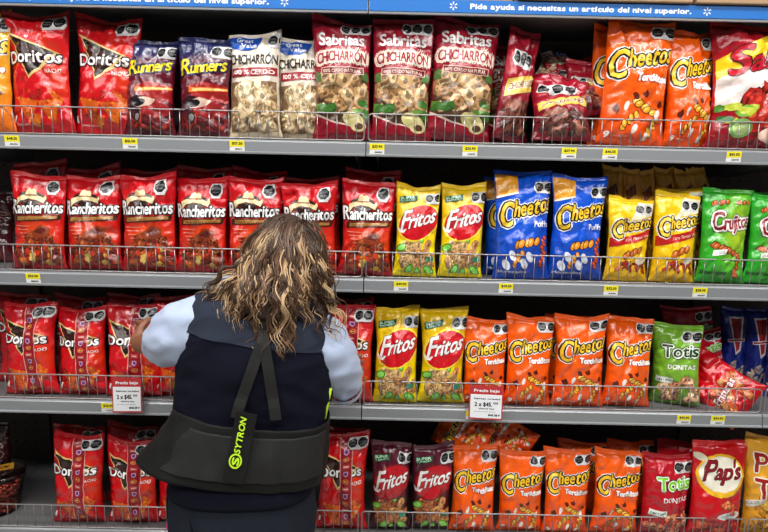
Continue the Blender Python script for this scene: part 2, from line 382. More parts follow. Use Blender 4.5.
kind('chile', *fritos((84, 22, 40), (66, 14, 26), (190, 22, 34), [(196, 120, 60), (170, 90, 44), (214, 150, 84)], (84, 160, 34)), 'maroon corn chip bag with red oval logo')

PORK = [(206, 166, 116), (218, 184, 136), (186, 142, 94), (196, 154, 98), (168, 124, 80)]
a = Art(1.8, 13)
a.poly('snack_window', [(.04, .10), (.96, .10), (.96, .92), (.04, .92)], (126, 96, 66)); a.heap('snack_window', .07, .93, .12, .90, .095, [(222, 194, 150), (230, 206, 166), (204, 170, 124)], 70, rings=True, edge=.76)
a.poly('flavour_banner', [(.05, 1.0), (.97, 1.02), (.97, 1.16), (.05, 1.15)], (150, 30, 44)); a.text('flavour_banner', '100 % CERDO', .10, 1.04, .82, .075, (246, 226, 220), bold=.008)
a.text('logo', 'CHICHARRÓN', .03, 1.22, .94, .17, (30, 26, 26), bold=.008, gap=.07)
a.poly('logo', [(.0, 1.76), (.05, 1.52), (.18, 1.47), (.40, 1.46), (.58, 1.52), (.66, 1.66), (.64, 1.76)], (26, 82, 176)); a.text('logo', 'Great', .18, 1.62, .3, .08, (240, 244, 250), bold=.006); a.text('logo', 'Value', .26, 1.52, .3, .08, (240, 244, 250), bold=.006)
a.seals(2, .86, 1.62, r=.085, step=.18)
kind('cream_rind', a, lambda u, v: mix(lin((226, 214, 196)), lin((216, 196, 164)), sm(1-v, .4, .8)), 'cream pork rind bag with blue corner emblem')

a = Art(2.1, 14)
a.poly('snack_window', [(.03, .25), (.97, .25), (.97, 1.16), (.03, 1.16)], (74, 50, 30)); a.heap('snack_window', .08, .92, .50, 1.10, .135, PORK, 40, rings=True, edge=.66)
for i in range(12): a.blob('snack_window', a.rng.choice([a.rng.uniform(.03, .35), a.rng.uniform(.75, .98)]), a.rng.uniform(.40, .62), .09, a.rng.choice([(60, 110, 40), (96, 140, 56), (44, 84, 34)]), sq=.6)
for x in (.06, .95): a.blob('snack_window', x, 1.05, .08, (70, 110, 50))
a.poly('snack_window', [(0, .06), (1, .06), (1, .16), (.62, .24), (.35, .30), (.0, .44)], (150, 14, 36)); a.poly('snack_window', [(.0, .46), (.35, .32), (.62, .26), (.62, .24), (.35, .29), (.0, .42)], (232, 200, 190))
a.ell('snack_window', .70, .34, .20, .13, (206, 196, 130), rot=-.4); a.ell('snack_window', .78, .24, .13, .10, (222, 206, 150)); a.ell('snack_window', .79, .23, .07, .055, (90, 60, 40))
a.poly('flavour_banner', [(.14, 1.10), (.90, 1.10), (.90, 1.22), (.14, 1.22)], (226, 190, 170)); a.poly('flavour_banner', [(.155, 1.112), (.885, 1.112), (.885, 1.208), (.155, 1.208)], (120, 16, 30)); a.text('flavour_banner', '100% CERDO NATURAL', .18, 1.13, .67, .055, (240, 215, 200), bold=.003)
a.text('logo', 'CHICHARRÓN', .07, 1.29, .86, .18, (150, 16, 38), outs=((.066, (238, 216, 200)), (.03, (238, 216, 200))), bold=.012, gap=.07, arc=.04)
a.text('logo', 'Sabritas', .12, 1.60, .76, .21, (248, 244, 242), bold=.014, gap=.06, rise=.02)
a.seals(3, .56, 1.92, r=.075, step=.165)
kind('maroon_rind', a, lambda u, v: mix(lin((158, 16, 40)), lin((130, 12, 32)), sm(1-v, .4, .8)), 'maroon pork rind bag with white lettering')

a = Art(1.85, 15)
a.heap('snack_picture', .0, 1, .1, .42, .11, [(150, 36, 34), (86, 22, 26), (178, 54, 40), (120, 30, 30), (60, 22, 26)], 34, sq=.5)
a.ell('snack_picture', .30, .60, .26, .14, (50, 20, 30), rot=.3); a.ell('snack_picture', .62, .52, .34, .17, (156, 34, 36), rot=-.15); a.ell('snack_picture', .45, .62, .24, .09, (222, 190, 170), rot=.25); a.ell('snack_picture', .34, .60, .14, .07, (24, 20, 26), rot=.2); a.ell('snack_picture', .30, .34, .08, .10, (40, 36, 40)); a.ell('snack_picture', .30, .34, .05, .07, (140, 130, 130))
a.poly('snack_picture', [(.22, .92), (.5, 1.0), (.98, .94), (1, .62), (.3, .74)], (160, 26, 26)); a.poly('snack_picture', [(.24, .80), (.98, .86), (.98, .91), (.26, .89)], (238, 120, 40)); a.poly('snack_picture', [(.30, .82), (.98, .875), (.98, .895), (.32, .875)], (250, 210, 130))
a.text('logo', 'Runners', .07, 1.12, .86, .23, (248, 224, 20), outs=((.05, (30, 26, 74)),), bold=.014, gap=.05, shear=.15, rise=.14, scales=[1.3, .95, .95, .95, .95, .95, 1])
a.seals(2, .74, 1.58, r=.09, step=.2)
kind('runner', a, lambda u, v: mix(lin((40, 44, 88)), lin((96, 14, 34)), sm(1.03-v+u*.08, .2, .36)), 'dark maroon snack bag with slanted yellow lettering')

a = Art(1.5, 16)
a.poly('flavour_banner', [(0, .80), (1, 1.30), (1, 1.62), (0, 1.02)], (246, 205, 24)); a.poly('flavour_banner', [(0, .50), (1, .30), (1, 1.30), (0, .80)], (236, 226, 220))
a.heap('snack_picture', .34, 1.0, .26, .86, .10, [(206, 60, 34), (190, 44, 30), (222, 90, 50), (176, 36, 28)], 80, top=lambda x: .42+.55*x)
for i in range(10): a.blob('snack_picture', a.rng.uniform(.0, .42), a.rng.uniform(.30, .50), .09, a.rng.choice([(80, 140, 40), (120, 170, 50), (50, 110, 50), (190, 200, 60)]), sq=.45)
a.ell('snack_picture', .30, .24, .14, .11, (120, 170, 90)); a.ell('snack_picture', .30, .24, .10, .08, (190, 214, 140)); a.ell('snack_picture', .74, .16, .22, .10, (226, 190, 170))
a.text('logo', 'Sabritones', .13, .84, 1.55, .27, (196, 24, 46), outs=((.026, (70, 10, 20)),), bold=.02, shear=.2, rise=.26, gap=.06, scales=[1.3]+[1]*9)
a.seals(2, .80, 1.36, r=.06, step=.13)
kind('big_red', a, lambda u, v: mix(lin((176, 14, 34)), lin((150, 12, 28)), sm(1-v, .5, 1)), 'wide red snack bag with a diagonal yellow band')

a = Art(1.75, 17)
curls(a, [(.34, .66, .13, -.3), (.62, .58, .12, -.35), (.30, 1.48, .10, .2), (.74, 1.50, .08, 0), (.74, .32, .12, 1.3)], c=(196, 92, 34))
a.poly('flavour_banner', [(.18, .50), (.44, .54), (.46, .64), (.20, .60)], (236, 236, 230)); a.text('flavour_banner', 'QUESO', .22, .53, .2, .045, (60, 90, 50), rise=.15)
a.text('logo', 'Crujitos', .16, .96, .80, .26, (140, 20, 36), outs=((.065, (34, 12, 16)), (.05, (244, 238, 234))), bold=.02, gap=.05, rise=.12, scales=[1.35]+[1]*7)
a.text('flavour_text', 'Horneado crujiente', .0, .16, .5, .09, (30, 70, 30), bold=.006, shear=.3)
def base(u, v):
    g = np.exp(-((u-.7)**2)/.10-((v-.55)**2)/.09)
    return mix(lin((40, 170, 40)), lin((176, 206, 40)), g)
kind('green_curl', a, base, 'bright green corn curl bag with dark red lettering')
def totis(c, tc, nm, desc, sd):
    a = Art(1.75, sd)
    a.heap('snack_picture', .25 if nm == 'green_ring' else .1, .98, .1, .62, .10, [(226, 170, 130), (236, 190, 150), (206, 140, 100)] if nm == 'green_ring' else [(206, 110, 80), (220, 140, 100), (180, 70, 50)], 34, rings=True, top=lambda x: .3+.42*x)
    a.poly('flavour_banner', [(.08, .50), (.44, .48), (.46, .60), (.10, .62)], (224, 236, 226)); a.text('flavour_banner', 'CHILE Y LIMÓN', .11, .53, .32, .04, (30, 70, 50), bold=.004)
    a.text('logo', 'Totis', .22, 1.04, .74, .26, tc, outs=((.055, (20, 40, 20)), (.035, (240, 246, 230))), bold=.018, gap=.05, rise=.05)
    a.text('flavour_text', 'DONITAS', .34, .80, .58, .10, (246, 240, 238), bold=.008)
    a.seals(2, .70, 1.50, r=.095, step=.2)
    kind(nm, a, lambda u, v: mix(lin(c), lin(tuple(x*.8 for x in c)), sm(1-v, .5, 1)), desc)
totis((120, 176, 44), (30, 70, 40), 'green_ring', 'green corn ring bag', 18)
totis((190, 16, 34), (130, 210, 40), 'red_ring', 'red corn ring bag with lime green lettering', 19)
a = Art(1.55, 20)
a.heap('snack_picture', .0, .95, .06, .24, .10, [(196, 40, 30), (216, 90, 50), (176, 24, 26)], 24)
a.ell('snack_picture', .68, .40, .24, .06, (216, 216, 214), rot=.1); a.heap('snack_picture', .55, .8, .44, .60, .05, [(226, 130, 80), (216, 90, 50)], 10); a.text('snack_picture', 'ADOBADAS', .52, .37, .34, .04, (70, 60, 60), rise=.1)
a.ell('logo', .49, 1.02, .44, .34, (244, 190, 40)); a.ell('logo', .49, 1.04, .39, .28, (246, 240, 220))
a.text('logo', "Pap's", .16, .92, .66, .27, (136, 16, 30), outs=((.018, (70, 8, 16)),), bold=.014, shear=.28, rise=.12, gap=.03, scales=[1.3, 1, 1, 1, .9])
a.ell('corner_flash', .12, 1.30, .12, .06, (226, 220, 190), rot=-.3)
kind('crisp', a, lambda u, v: mix(lin((206, 16, 26)), lin((186, 10, 22)), sm(1-v, .5, 1)), 'red potato crisp bag with a yellow oval emblem')
a = Art(1.7, 21)
a.heap('snack_picture', .05, .95, .1, .7, .10, [(226, 160, 40), (240, 184, 60), (206, 136, 30)], 40, sq=.6)
a.text('logo', 'PAPA', .14, 1.08, 1.1, .34, (160, 20, 24), outs=((.035, (246, 236, 210)),), bold=.018); a.text('logo', 'TATAS', .14, .66, 1.3, .34, (160, 20, 24), outs=((.035, (246, 236, 210)),), bold=.018)
a.poly('flavour_banner', [(.0, .48), (.30, .60), (.30, .68), (.0, .58)], (214, 210, 196)); a.text('flavour_banner', 'CASERAS', .02, .52, .25, .04, (60, 60, 60), rise=.4)
kind('gold_crisp', a, lambda u, v: mix(lin((232, 166, 36)), lin((222, 150, 30)), sm(1-v, .5, 1)), 'gold potato crisp bag with big red letters')
a = Art(2.1, 22)
a.heap('snack_picture', .1, .9, .1, .62, .11, [(206, 190, 180), (180, 160, 160), (226, 200, 180)], 22, sq=.5)
a.poly('logo', [(.22, 1.84), (.66, 1.86), (.60, .96), (.46, .84)], (226, 214, 220)); a.poly('logo', [(.27, 1.79), (.60, 1.81), (.56, 1.0), (.47, .92)], (150, 24, 34)); a.poly('logo', [(.20, 1.16), (.70, 1.22), (.70, 1.30), (.20, 1.24)], (226, 214, 220)); a.poly('logo', [(.23, 1.185), (.68, 1.235), (.68, 1.275), (.23, 1.225)], (150, 24, 34))
kind('blue_stick', a, lambda u, v: mix(lin((20, 40, 130)), lin((20, 60, 160)), sm(1-v, .5, 1)), 'dark blue snack bag with tall red lettering')
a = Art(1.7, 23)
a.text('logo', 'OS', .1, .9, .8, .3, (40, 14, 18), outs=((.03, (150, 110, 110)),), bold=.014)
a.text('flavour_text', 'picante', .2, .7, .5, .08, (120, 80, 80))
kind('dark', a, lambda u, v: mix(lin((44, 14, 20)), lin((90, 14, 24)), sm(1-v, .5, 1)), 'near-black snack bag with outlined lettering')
a = Art(1.7, 24)
a.heap('snack_picture', .1, .9, .12, .5, .10, [(110, 60, 50), (150, 90, 70), (80, 40, 36)], 30)
a.poly('flavour_banner', [(.06, .62), (.95, .80), (.95, 1.05), (.06, .88)], (226, 196, 90)); a.text('flavour_banner', 'CHICHARRONES', .12, .72, .76, .10, (120, 20, 30), outs=((.015, (246, 236, 210)),), bold=.006, rise=.2)
a.seals(3, .20, 1.22, r=.10, step=.23)
kind('rind_sack', a, lambda u, v: mix(lin((166, 22, 44)), lin((120, 20, 34)), sm(1-v, .4, .8)), 'maroon pork rind packet')
a = Art(1.4, 26)
a.heap('snack_picture', .12, .92, .16, .62, .09, [(214, 90, 44), (226, 130, 70), (190, 50, 30), (230, 160, 100)], 40, sq=.6, edge=.7)
a.text('logo', 'Frituras', .2, .40, .6, .14, (236, 226, 224), outs=((.03, (150, 16, 26)),), bold=.01, rise=.1)
kind('red_slump', a, lambda u, v: mix(lin((214, 14, 26)), lin((190, 10, 22)), sm(1-v, .5, 1)), 'plain red snack bag with a printed snack heap')
a = Art(2.6, 25)
a.heap('snack_picture', .15, .85, .3, 1.6, .14, [(150, 100, 34), (176, 122, 44), (120, 76, 26)], 20); a.poly('logo', [(.2, 1.8), (.75, 1.95), (.7, 2.2), (.2, 2.05)], (120, 60, 24))
kind('slim_gold', a, lambda u, v: mix(lin((236, 176, 60)), lin((206, 146, 50)), sm(1-v, .3, 1)), 'slim dull gold snack packet')

# ------------------------------------------------------------------ one bag
def vnoise(x, y, seed):
    r = np.random.RandomState(seed % 100000); g = r.rand(64, 64)*2-1
    xi = np.floor(x).astype(int); yi = np.floor(y).astype(int); fx = x-xi; fy = y-yi
    fx = fx*fx*(3-2*fx); fy = fy*fy*(3-2*fy)
    G = lambda i, j: g[i % 64, j % 64]
    return (G(xi, yi)*(1-fx)+G(xi+1, yi)*fx)*(1-fy)+(G(xi, yi+1)*(1-fx)+G(xi+1, yi+1)*fx)*fy
def bag_shape(W, H, T, seed, crumple=1.):
    """front and back grids (NV+1, NU+1, 3) of a filled pillow bag standing at the origin, front towards -Y"""
    rs = np.random.RandomState(seed)
    u, v = np.meshgrid(np.linspace(0, 1, NU+1), np.linspace(0, 1, NV+1))
    s = 2*u-1
    across = np.clip(1-np.abs(s)**2.3, 0, 1)**.62
    vv = np.clip((v-.035)/.925, 0, 1)
    fall = rs.uniform(.0, .45)
    b = np.clip(np.sin(math.pi*vv**(.82)), 0, 1)**.55*(1.1-fall*vv)
    out = []
    for side in (-1, 1):
        sd = seed+(0 if side < 0 else 999)
        h = T/2*across*b
        edge = np.clip(1-np.abs(s)**6, 0, 1)
        k = crumple*W/.17
        # pleats that run down from the top seal and up from the bottom one
        for (d, sgn) in ((1-v, 1), (v, 2)):
            ridg = 1-np.abs(vnoise(u*8+.8*d*np.sign(s), d*1.6+sgn*7, sd+3))*2.2
            h += k*.0125*ridg*np.exp(-d/(.18 if sgn == 1 else .10))*edge*np.clip(d/.05, 0, 1)
        # creases in from the sides
        ridg = 1-np.abs(vnoise(v*13+1.2*np.abs(s), u*2.2, sd+11))*2.4
        h += k*.0105*ridg*np.abs(s)**1.7*edge*np.clip(b*2, 0, 1)
        # broad dents and fine crumple
        h += k*.0105*vnoise(u*2.3+3, v*3.4, sd+21)*edge*np.clip(b*1.6, 0, 1)
        h += k*.0042*(1-2*np.abs(vnoise(u*6+v*4, v*9-u*3, sd+31)))*edge*np.clip(b*2, 0, 1)
        # two long diagonal creases
        for q in range(5):
            th = rs.uniform(-1.1, 1.1); c0 = rs.uniform(.15, .85); v0 = rs.uniform(.15, .95)
            dd = np.abs((u-c0)*math.cos(th)+(v-v0)*1.6*math.sin(th)); ln = (u-c0)*-math.sin(th)+(v-v0)*math.cos(th)
            h -= k*.009*np.exp(-dd/.03)*np.exp(-(ln/.28)**2)*edge*np.clip(b*2, 0, 1)
        h = np.maximum(h, .0012)
        out.append(h*side)
    pinch = rs.uniform(.10, .16)*np.clip(b, 0, 1)**1.5
    sidew = (vnoise(v*9, u*0+np.where(s < 0, 1, 5), seed+41)*.014+vnoise(v*3, u*0+np.where(s < 0, 11, 15), seed+42)*.026)*np.clip(b*2, 0, 1)
    X = s*W/2*(1-pinch+sidew)
    ear = rs.uniform(-.3, .5); droop = .05*H*rs.uniform(.0, 1.1)*(1-np.abs(s-ear*np.sign(s)*0-ear*.5*(1-s**2))**1.2)*v**6+.008*H*vnoise(u*5, u*0, seed+61)*v**9
    Z = v*H-droop+rs.uniform(-.03, .03)*H*s*v**7
    yoff = rs.uniform(-.012, .026)*v**2.5+.017*vnoise(u*2.4, v*0+3, seed+51)*v**6*(W/.17)
    Fg = np.stack([X, out[0]+yoff, Z], -1); Bg = np.stack([X, out[1]+yoff, Z], -1)
    return Fg, Bg
USED = set()
def make_bag(name, kd, W, H, T, loc, rot, seed, label, group, crumple=1., decals=True):
    art, base, _ = KIND[kd]
    Fg, Bg = bag_shape(W, H, T, seed, crumple)
    root = link(name, None, label=label, category='snack bag', group=group)
    root.location = loc; root.rotation_euler = rot
    root.empty_display_size = .02
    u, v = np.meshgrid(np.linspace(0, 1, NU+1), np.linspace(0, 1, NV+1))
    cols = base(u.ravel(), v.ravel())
    def shell(i0, i1, nm):
        f = Fg[i0:i1+1]; b = Bg[i0:i1+1]; n = (i1-i0+1)*(NU+1)
        V = np.concatenate([f.reshape(-1, 3), b.reshape(-1, 3)])
        c = cols.reshape(NV+1, NU+1, 3)[i0:i1+1].reshape(-1, 3); c = np.concatenate([c, c])
        Fs = []; R = NU+1
        for i in range(i1-i0):
            for j in range(NU):
                q = i*R+j
                Fs.append((q, q+1, q+R+1)); Fs.append((q, q+R+1, q+R)); Fs.append((n+q, n+q+R, n+q+R+1, n+q+1))
            Fs.append((i*R, (i+1)*R, n+(i+1)*R, n+i*R)); Fs.append((i*R+NU, n+i*R+NU, n+(i+1)*R+NU, (i+1)*R+NU))
        for j in range(NU):
            Fs.append((j, n+j, n+j+1, j+1)); q = (i1-i0)*R+j; Fs.append((q, q+1, n+q+1, n+q))
        return link(nm, mesh(nm, V, Fs, M['film'], cols=c), root)
    k1 = NV-2
    shell(0, k1, 'pouch')
    # crimped top seal
    S = 9; ss = []
    for i in range(S+1):
        t = k1+(NV-k1)*i/S; i0 = min(int(t), NV-1); fr = t-i0
        f = Fg[i0]*(1-fr)+Fg[i0+1]*fr; b = Bg[i0]*(1-fr)+Bg[i0+1]*fr
        w_ = .0007*(1 if i % 2 else -1)*(0 if i < 2 else 1)
        mid = (f+b)/2; th = (f-b)/2*(1-min(1, i/2.)) + np.array([0, -.0009, 0])
        ss.append((mid+th+np.array([0, w_, 0]), mid-th+np.array([0, w_, 0])))
    n = (S+1)*(NU+1); V = np.concatenate([np.concatenate([x[0] for x in ss]), np.concatenate([x[1] for x in ss])]); R = NU+1; Fs = []
    for i in range(S):
        for j in range(NU):
            q = i*R+j; Fs.append((q, q+1, q+R+1, q+R)); Fs.append((n+q, n+q+R, n+q+R+1, n+q+1))
        Fs.append((i*R, (i+1)*R, n+(i+1)*R, n+i*R)); Fs.append((i*R+NU, n+i*R+NU, n+(i+1)*R+NU, (i+1)*R+NU))
    for j in range(NU): q = S*R+j; Fs.append((q, q+1, n+q+1, n+q))
    c = np.tile(cols.reshape(NV+1, NU+1, 3)[NV], (S+1, 1)); link('top_seal', mesh('top_seal', V, Fs, M['film'], cols=np.concatenate([c, c])), root)
    if not decals: return root
    # normals of the front
    du = np.gradient(Fg, axis=1); dv = np.gradient(Fg, axis=0); N = np.cross(du, dv); N /= np.linalg.norm(N, axis=-1)[..., None]+1e-12
    for part, (pu, pv, zz, pc, Fs) in art.done.items():
        if decals == 'few' and part not in ('logo', 'warning_seals'): continue
        fu = np.clip(pu, 0, 1)*NU; fv = np.clip(pv, 0, 1)*NV; i = np.minimum(fv.astype(int), NV-1); j = np.minimum(fu.astype(int), NU-1); a_ = (fu-j)[:, None]; b_ = (fv-i)[:, None]
        up_ = b_ > a_
        L = lambda G: G[i, j]+np.where(up_, (G[i+1, j]-G[i, j])*b_+(G[i+1, j+1]-G[i+1, j])*a_, (G[i, j+1]-G[i, j])*a_+(G[i+1, j+1]-G[i, j+1])*b_)
        P = L(Fg)+L(N)*(.0003+.00007*zz)[:, None]
        link(part, mesh(part, P, Fs, M['ink'], cols=pc), root)
    return root

DECK = [1.67, 1.277, .882, .453]
def bag(kd, xl, xr, yt, row, label, Y=.03, T=.066, lean=4., tilt=0., turn=0., seed=None, group=None, crumple=1., decals=True, lift=0., name='snack_bag'):
    """stand a bag on a deck: its sides and top seen at these pixels at its own depth"""
    Yc = Y-.009+T/2
    yb = (yt+ (133, 270, 399, 528)[row]+.02*(xl+xr)/2)/2
    A = px(xl, yb, Yc); B = px(xr, yb, Yc); Tp = px((xl+xr)/2, yt, Yc+.01)
    W = (B[0]-A[0])*1.03; z0 = DECK[row]+.002+lift; H = (Tp[2]-z0)/math.cos(math.radians(lean))/max(.6, math.cos(math.radians(tilt)))
    cx = (A[0]+B[0])/2-math.sin(math.radians(tilt))*H/2
    if seed is None: seed = int(xl*7+yt*13+row*101) % 9999
    k = W/2*abs(math.sin(math.radians(tilt)))
    return make_bag(name, kd, W, H-k, T, (cx, Yc-math.sin(math.radians(lean))*H*.5+.0, z0+k), (math.radians(-lean), math.radians(tilt), math.radians(turn)), seed, label, group, crumple, decals)
# ------------------------------------------------------------------ the shelving
XL, XR = -1.75, 1.75
SEAM = [0.0, 1.22, -1.22]
DEPTH = .46
BZ0, BZ1 = .0, 2.45
ST = dict(kind='structure')
def sbox(name, lst, m, parent=None, bw=.0, **kw):
    V, Fs = boxes(lst); o = link(name, mesh(name, V, Fs, M[m], smooth=False), parent, **kw)
    if bw: bev(o, bw)
    return o
sbox('floor', [(-4, 4, -4.5, 1.3, -.02, 0)], 'floor', **ST)
sbox('ceiling', [(-4, 4, -4.5, 1.3, 3.6, 3.65)], 'white', **ST)
sbox('wall_back', [(-4, 4, 1.3, 1.35, 0, 3.6)], 'card', **ST)
# back panel, one per bay, pegboard holes as their own part
BAYS = [(-2.44, -1.22, 'far left'), (-1.22, 0, 'left'), (0, 1.22, 'middle'), (1.22, 2.44, 'far right')]
BN = {'far left': 'at the left end', 'left': 'behind the person', 'middle': 'behind the orange bags', 'far right': 'at the right end'}
for x0, x1, nm in BAYS:
    p = sbox('pegboard_panel', [(x0+.002, x1-.002, DEPTH, DEPTH+.03, 0, BZ1)], 'back', label='dark brown pegboard back panel of the shelving '+BN[nm], category='panel', group='pegboard back panels')
    V, Fs = [], []
    for i in range(int(1.2/.0254/1.5)):
        for zc in [d+.03+.0381*j for d in DECK for j in range(8)]:
            x = x0+.03+i*.0381; n = len(V)
            V += [(x+.0042*math.cos(t), DEPTH-.0006, zc+.0042*math.sin(t)) for t in np.arange(8)*math.pi/4]; Fs.append(tuple(range(n, n+8)))
    link('peg_holes', mesh('peg_holes', V, Fs, M['hole'], smooth=False), p)
for x in (-1.22, 0, 1.22):
    nm = {-1.22: 'far left seam', 0: 'middle seam', 1.22: 'right seam'}[x]
    sbox('shelf_upright', [(x-.015, x+.015, DEPTH-.014, DEPTH-.001, 0, BZ1)], 'back', label='dark steel shelving upright at the '+nm, category='upright', group='shelving uprights')
RN = ['top', 'second', 'third', 'bottom']
def rail_profile(x0, x1, z, h=.040, front=0.0):
    """folded steel price rail, tilted face with a rolled lower lip"""
    prof = [(.020, 0.0), (.004, .0), (0, -.003), (-.002, -.006), (-.0045, -h+.007), (-.0085, -h+.004), (-.0085, -h), (-.003, -h-.001), (.003, -h+.002), (.006, -.008), (.020, -.006)]
    V = [(x, front+y, z+zz) for x in (x0, x1) for (y, zz) in prof]; n = len(prof)
    Fs = [(i, (i+1) % n, n+(i+1) % n, n+i) for i in range(n)]+[tuple(range(n))[::-1], tuple(range(n, 2*n))]
    return V, Fs
def rrect_path(x0, x1, z0, z1, y, r=.010, n=4):
    P = []
    for cx, cz, a0 in ((x1-r, z1-r, 0), (x0+r, z1-r, 90), (x0+r, z0+r, 180), (x1-r, z0+r, 270)):
        for i in range(n+1):
            a = math.radians(a0+90*i/n); P.append((cx+r*math.cos(a), y, cz+r*math.sin(a)))
    return P
for ri, z in enumerate(DECK):
    for x0, x1, nm in BAYS:
        root = link('shelf', None, label='grey steel shelf with price rail, %s row, %s' % (RN[ri], {'far left': 'far left bay', 'left': 'bay left of the middle seam', 'middle': 'bay right of the middle seam', 'far right': 'cut bay at the right edge'}[nm]), category='shelf', group='shelves of the %s row' % RN[ri])
        root.location = (x0, 0, z)
        a, b = .0015, x1-x0-.0015
        sbox('deck', [(a, b, .02, DEPTH-.016, -.022, 0)], 'deck', root, .001)
        V, Fs = rail_profile(a, b, 0)
        link('price_rail', mesh('price_rail', V, Fs, M['rail'], smooth=False), root)
        for xx in (a+.03, b-.03):
            V = [(xx-.001, .05, -.0225), (xx-.001, DEPTH-.016, -.0225), (xx-.001, DEPTH-.016, -.085), (xx-.001, DEPTH-.08, -.085), (xx-.001, .05, -.04)]
            V += [(xx+.001, y, zz) for (_, y, zz) in V]
            Fs = [(4, 3, 2, 1, 0), (5, 6, 7, 8, 9)]+[(i, (i+1) % 5, 5+(i+1) % 5, 5+i) for i in range(5)]
            link('bracket', mesh('bracket', V, Fs, M['steel'], smooth=False), root)
        # wire fence
        f = link('wire_fence', None, label='low wire fence on the front of the %s shelf, %s' % (RN[ri], {'far left': 'far left bay', 'left': 'left of the middle seam', 'middle': 'right of the middle seam', 'far right': 'cut by the right edge'}[nm]), category='shelf fence', group='wire shelf fences')
        f.location = (x0, .006, z)
        V, Fs = tube(rrect_path(.006, x1-x0-.006, .0035, .078, 0), .0021, 6, closed=True)
        link('frame', mesh('frame', V, Fs, M['wire']), f)
        up = [tube([((x1-x0)*i/44., 0.0022, .0035), ((x1-x0)*i/44., 0.0022, .078)], .0012, 5) for i in range(1, 44)]
        V, Fs = join(up); link('upright_wires', mesh('upright_wires', V, Fs, M['wire']), f)
# base plinth
for x0, x1, nm in BAYS:
    sbox('kick_plate', [(x0+.002, x1-.002, .03, .05, 0, .40)], 'steel', label='grey steel kick plate below the bottom shelf, %s' % BN[nm], category='kick plate', group='kick plates')
# the upper shelf with the blue sign strip and cartons
ZT = 2.074
pz = px(384, 13.5, 0)[2]; ZT = pz+.040
for x0, x1, nm in BAYS:
    r = link('upper_shelf', None, label='upper steel shelf carrying the blue help strip, %s' % BN[nm], category='shelf', group='upper shelves'); r.location = (x0, 0, ZT)
    sbox('deck', [(.0015, x1-x0-.0015, .02, DEPTH-.016, -.022, 0)], 'deck', r, .001)
    V, Fs = rail_profile(.0015, x1-x0-.0015, 0, .042); link('price_rail', mesh('price_rail', V, Fs, M['rail'], smooth=False), r)
    st = link('blue_sign_strip', None, label='blue strip with white Spanish help text, %s' % {'far left': 'far left piece', 'left': 'left of the middle seam', 'middle': 'right of the middle seam', 'far right': 'right end piece'}[nm], category='sign strip', group='blue help strips')
    st.location = (x0, -.0035, ZT-.002)
    ang = .07
    o = sbox('strip', [(.003, x1-x0-.003, -.004, -.0015, -.033, 0)], 'blue', st, .0006)
    lt = None
    def flat(name, V2, Fs, y, m, par):
        V = [(p[0], y-(p[2]*.00008 if len(p) > 2 else 0), p[1]) for p in V2]; return link(name, mesh(name, V, Fs, M[m], smooth=False), par)
    def spark(cx, cz, r):
        pp = []
        for q in range(6):
            t = q*math.pi/3+math.pi/2; c, s_ = math.cos(t), math.sin(t)
            pp.append(([(cx+r*.35*c-r*.10*s_, cz+r*.35*s_+r*.10*c), (cx+r*.35*c+r*.10*s_, cz+r*.35*s_-r*.10*c), (cx+r*c+r*.17*s_, cz+r*s_-r*.17*c), (cx+r*c-r*.17*s_, cz+r*s_+r*.17*c)], [(0, 1, 2, 3)]))
        return join(pp)
    def xat(p): return px(p, 10, 0)[0]-x0
    if nm in ('left', 'middle'):
        ts, te, s1, s2 = ((47, 269, 32, 285) if nm == 'left' else (470, 690, 453, 706))
        X0, X1 = xat(ts), xat(te)
        V2, Fs = textmesh('Pide ayuda si necesitas un artículo del nivel superior.', X0, -.0225, X1-X0, .0135, bold=.0009, gap=.1)
        flat('lettering', V2, Fs, -.0044, 'white', st)
        V2, Fs = join([spark(xat(s1), -.016, .011), spark(xat(s2), -.016, .011)]); flat('spark_emblem', V2, Fs, -.0044, 'white', st)
def carton(x0, x1, y0, hgt, label, dep=.30, zoff=0.0):
    W = x1-x0
    r = link('cardboard_carton', None, label=label, category='box', group='cartons on the upper shelf'); r.location = ((x0+x1)/2, y0, ZT+.001+zoff)
    sbox('carton_body', [(-W/2, W/2, 0, dep, 0, hgt)], 'card', r, .003)
    sbox('flap', [(-W/2+.002, W/2-.002, -.001, dep/2-.002, hgt, hgt+.004), (-W/2+.002, W/2-.002, dep/2+.002, dep, hgt, hgt+.004)], 'card', r)
    sbox('tape', [(-.025, .025, -.0015, dep, hgt+.004, hgt+.0046), (-.025, .025, -.002, -.001, hgt-.07, hgt+.004)], 'tape', r)
for (a, b, yy, l) in ((-60, 168, .05, 'brown cardboard carton above the left half of the blue strip'), (172, 362, .05, 'brown cardboard carton above the end of the left help text'), (372, 513, .012, 'brown cardboard carton just right of the middle seam'), (518, 693, -.02, 'brown cardboard carton above the orange bags'), (697, 860, -.02, 'brown cardboard carton at the upper right corner')):
    carton(px(a, 5, yy)[0], px(b, 5, yy)[0], yy, .26, l)

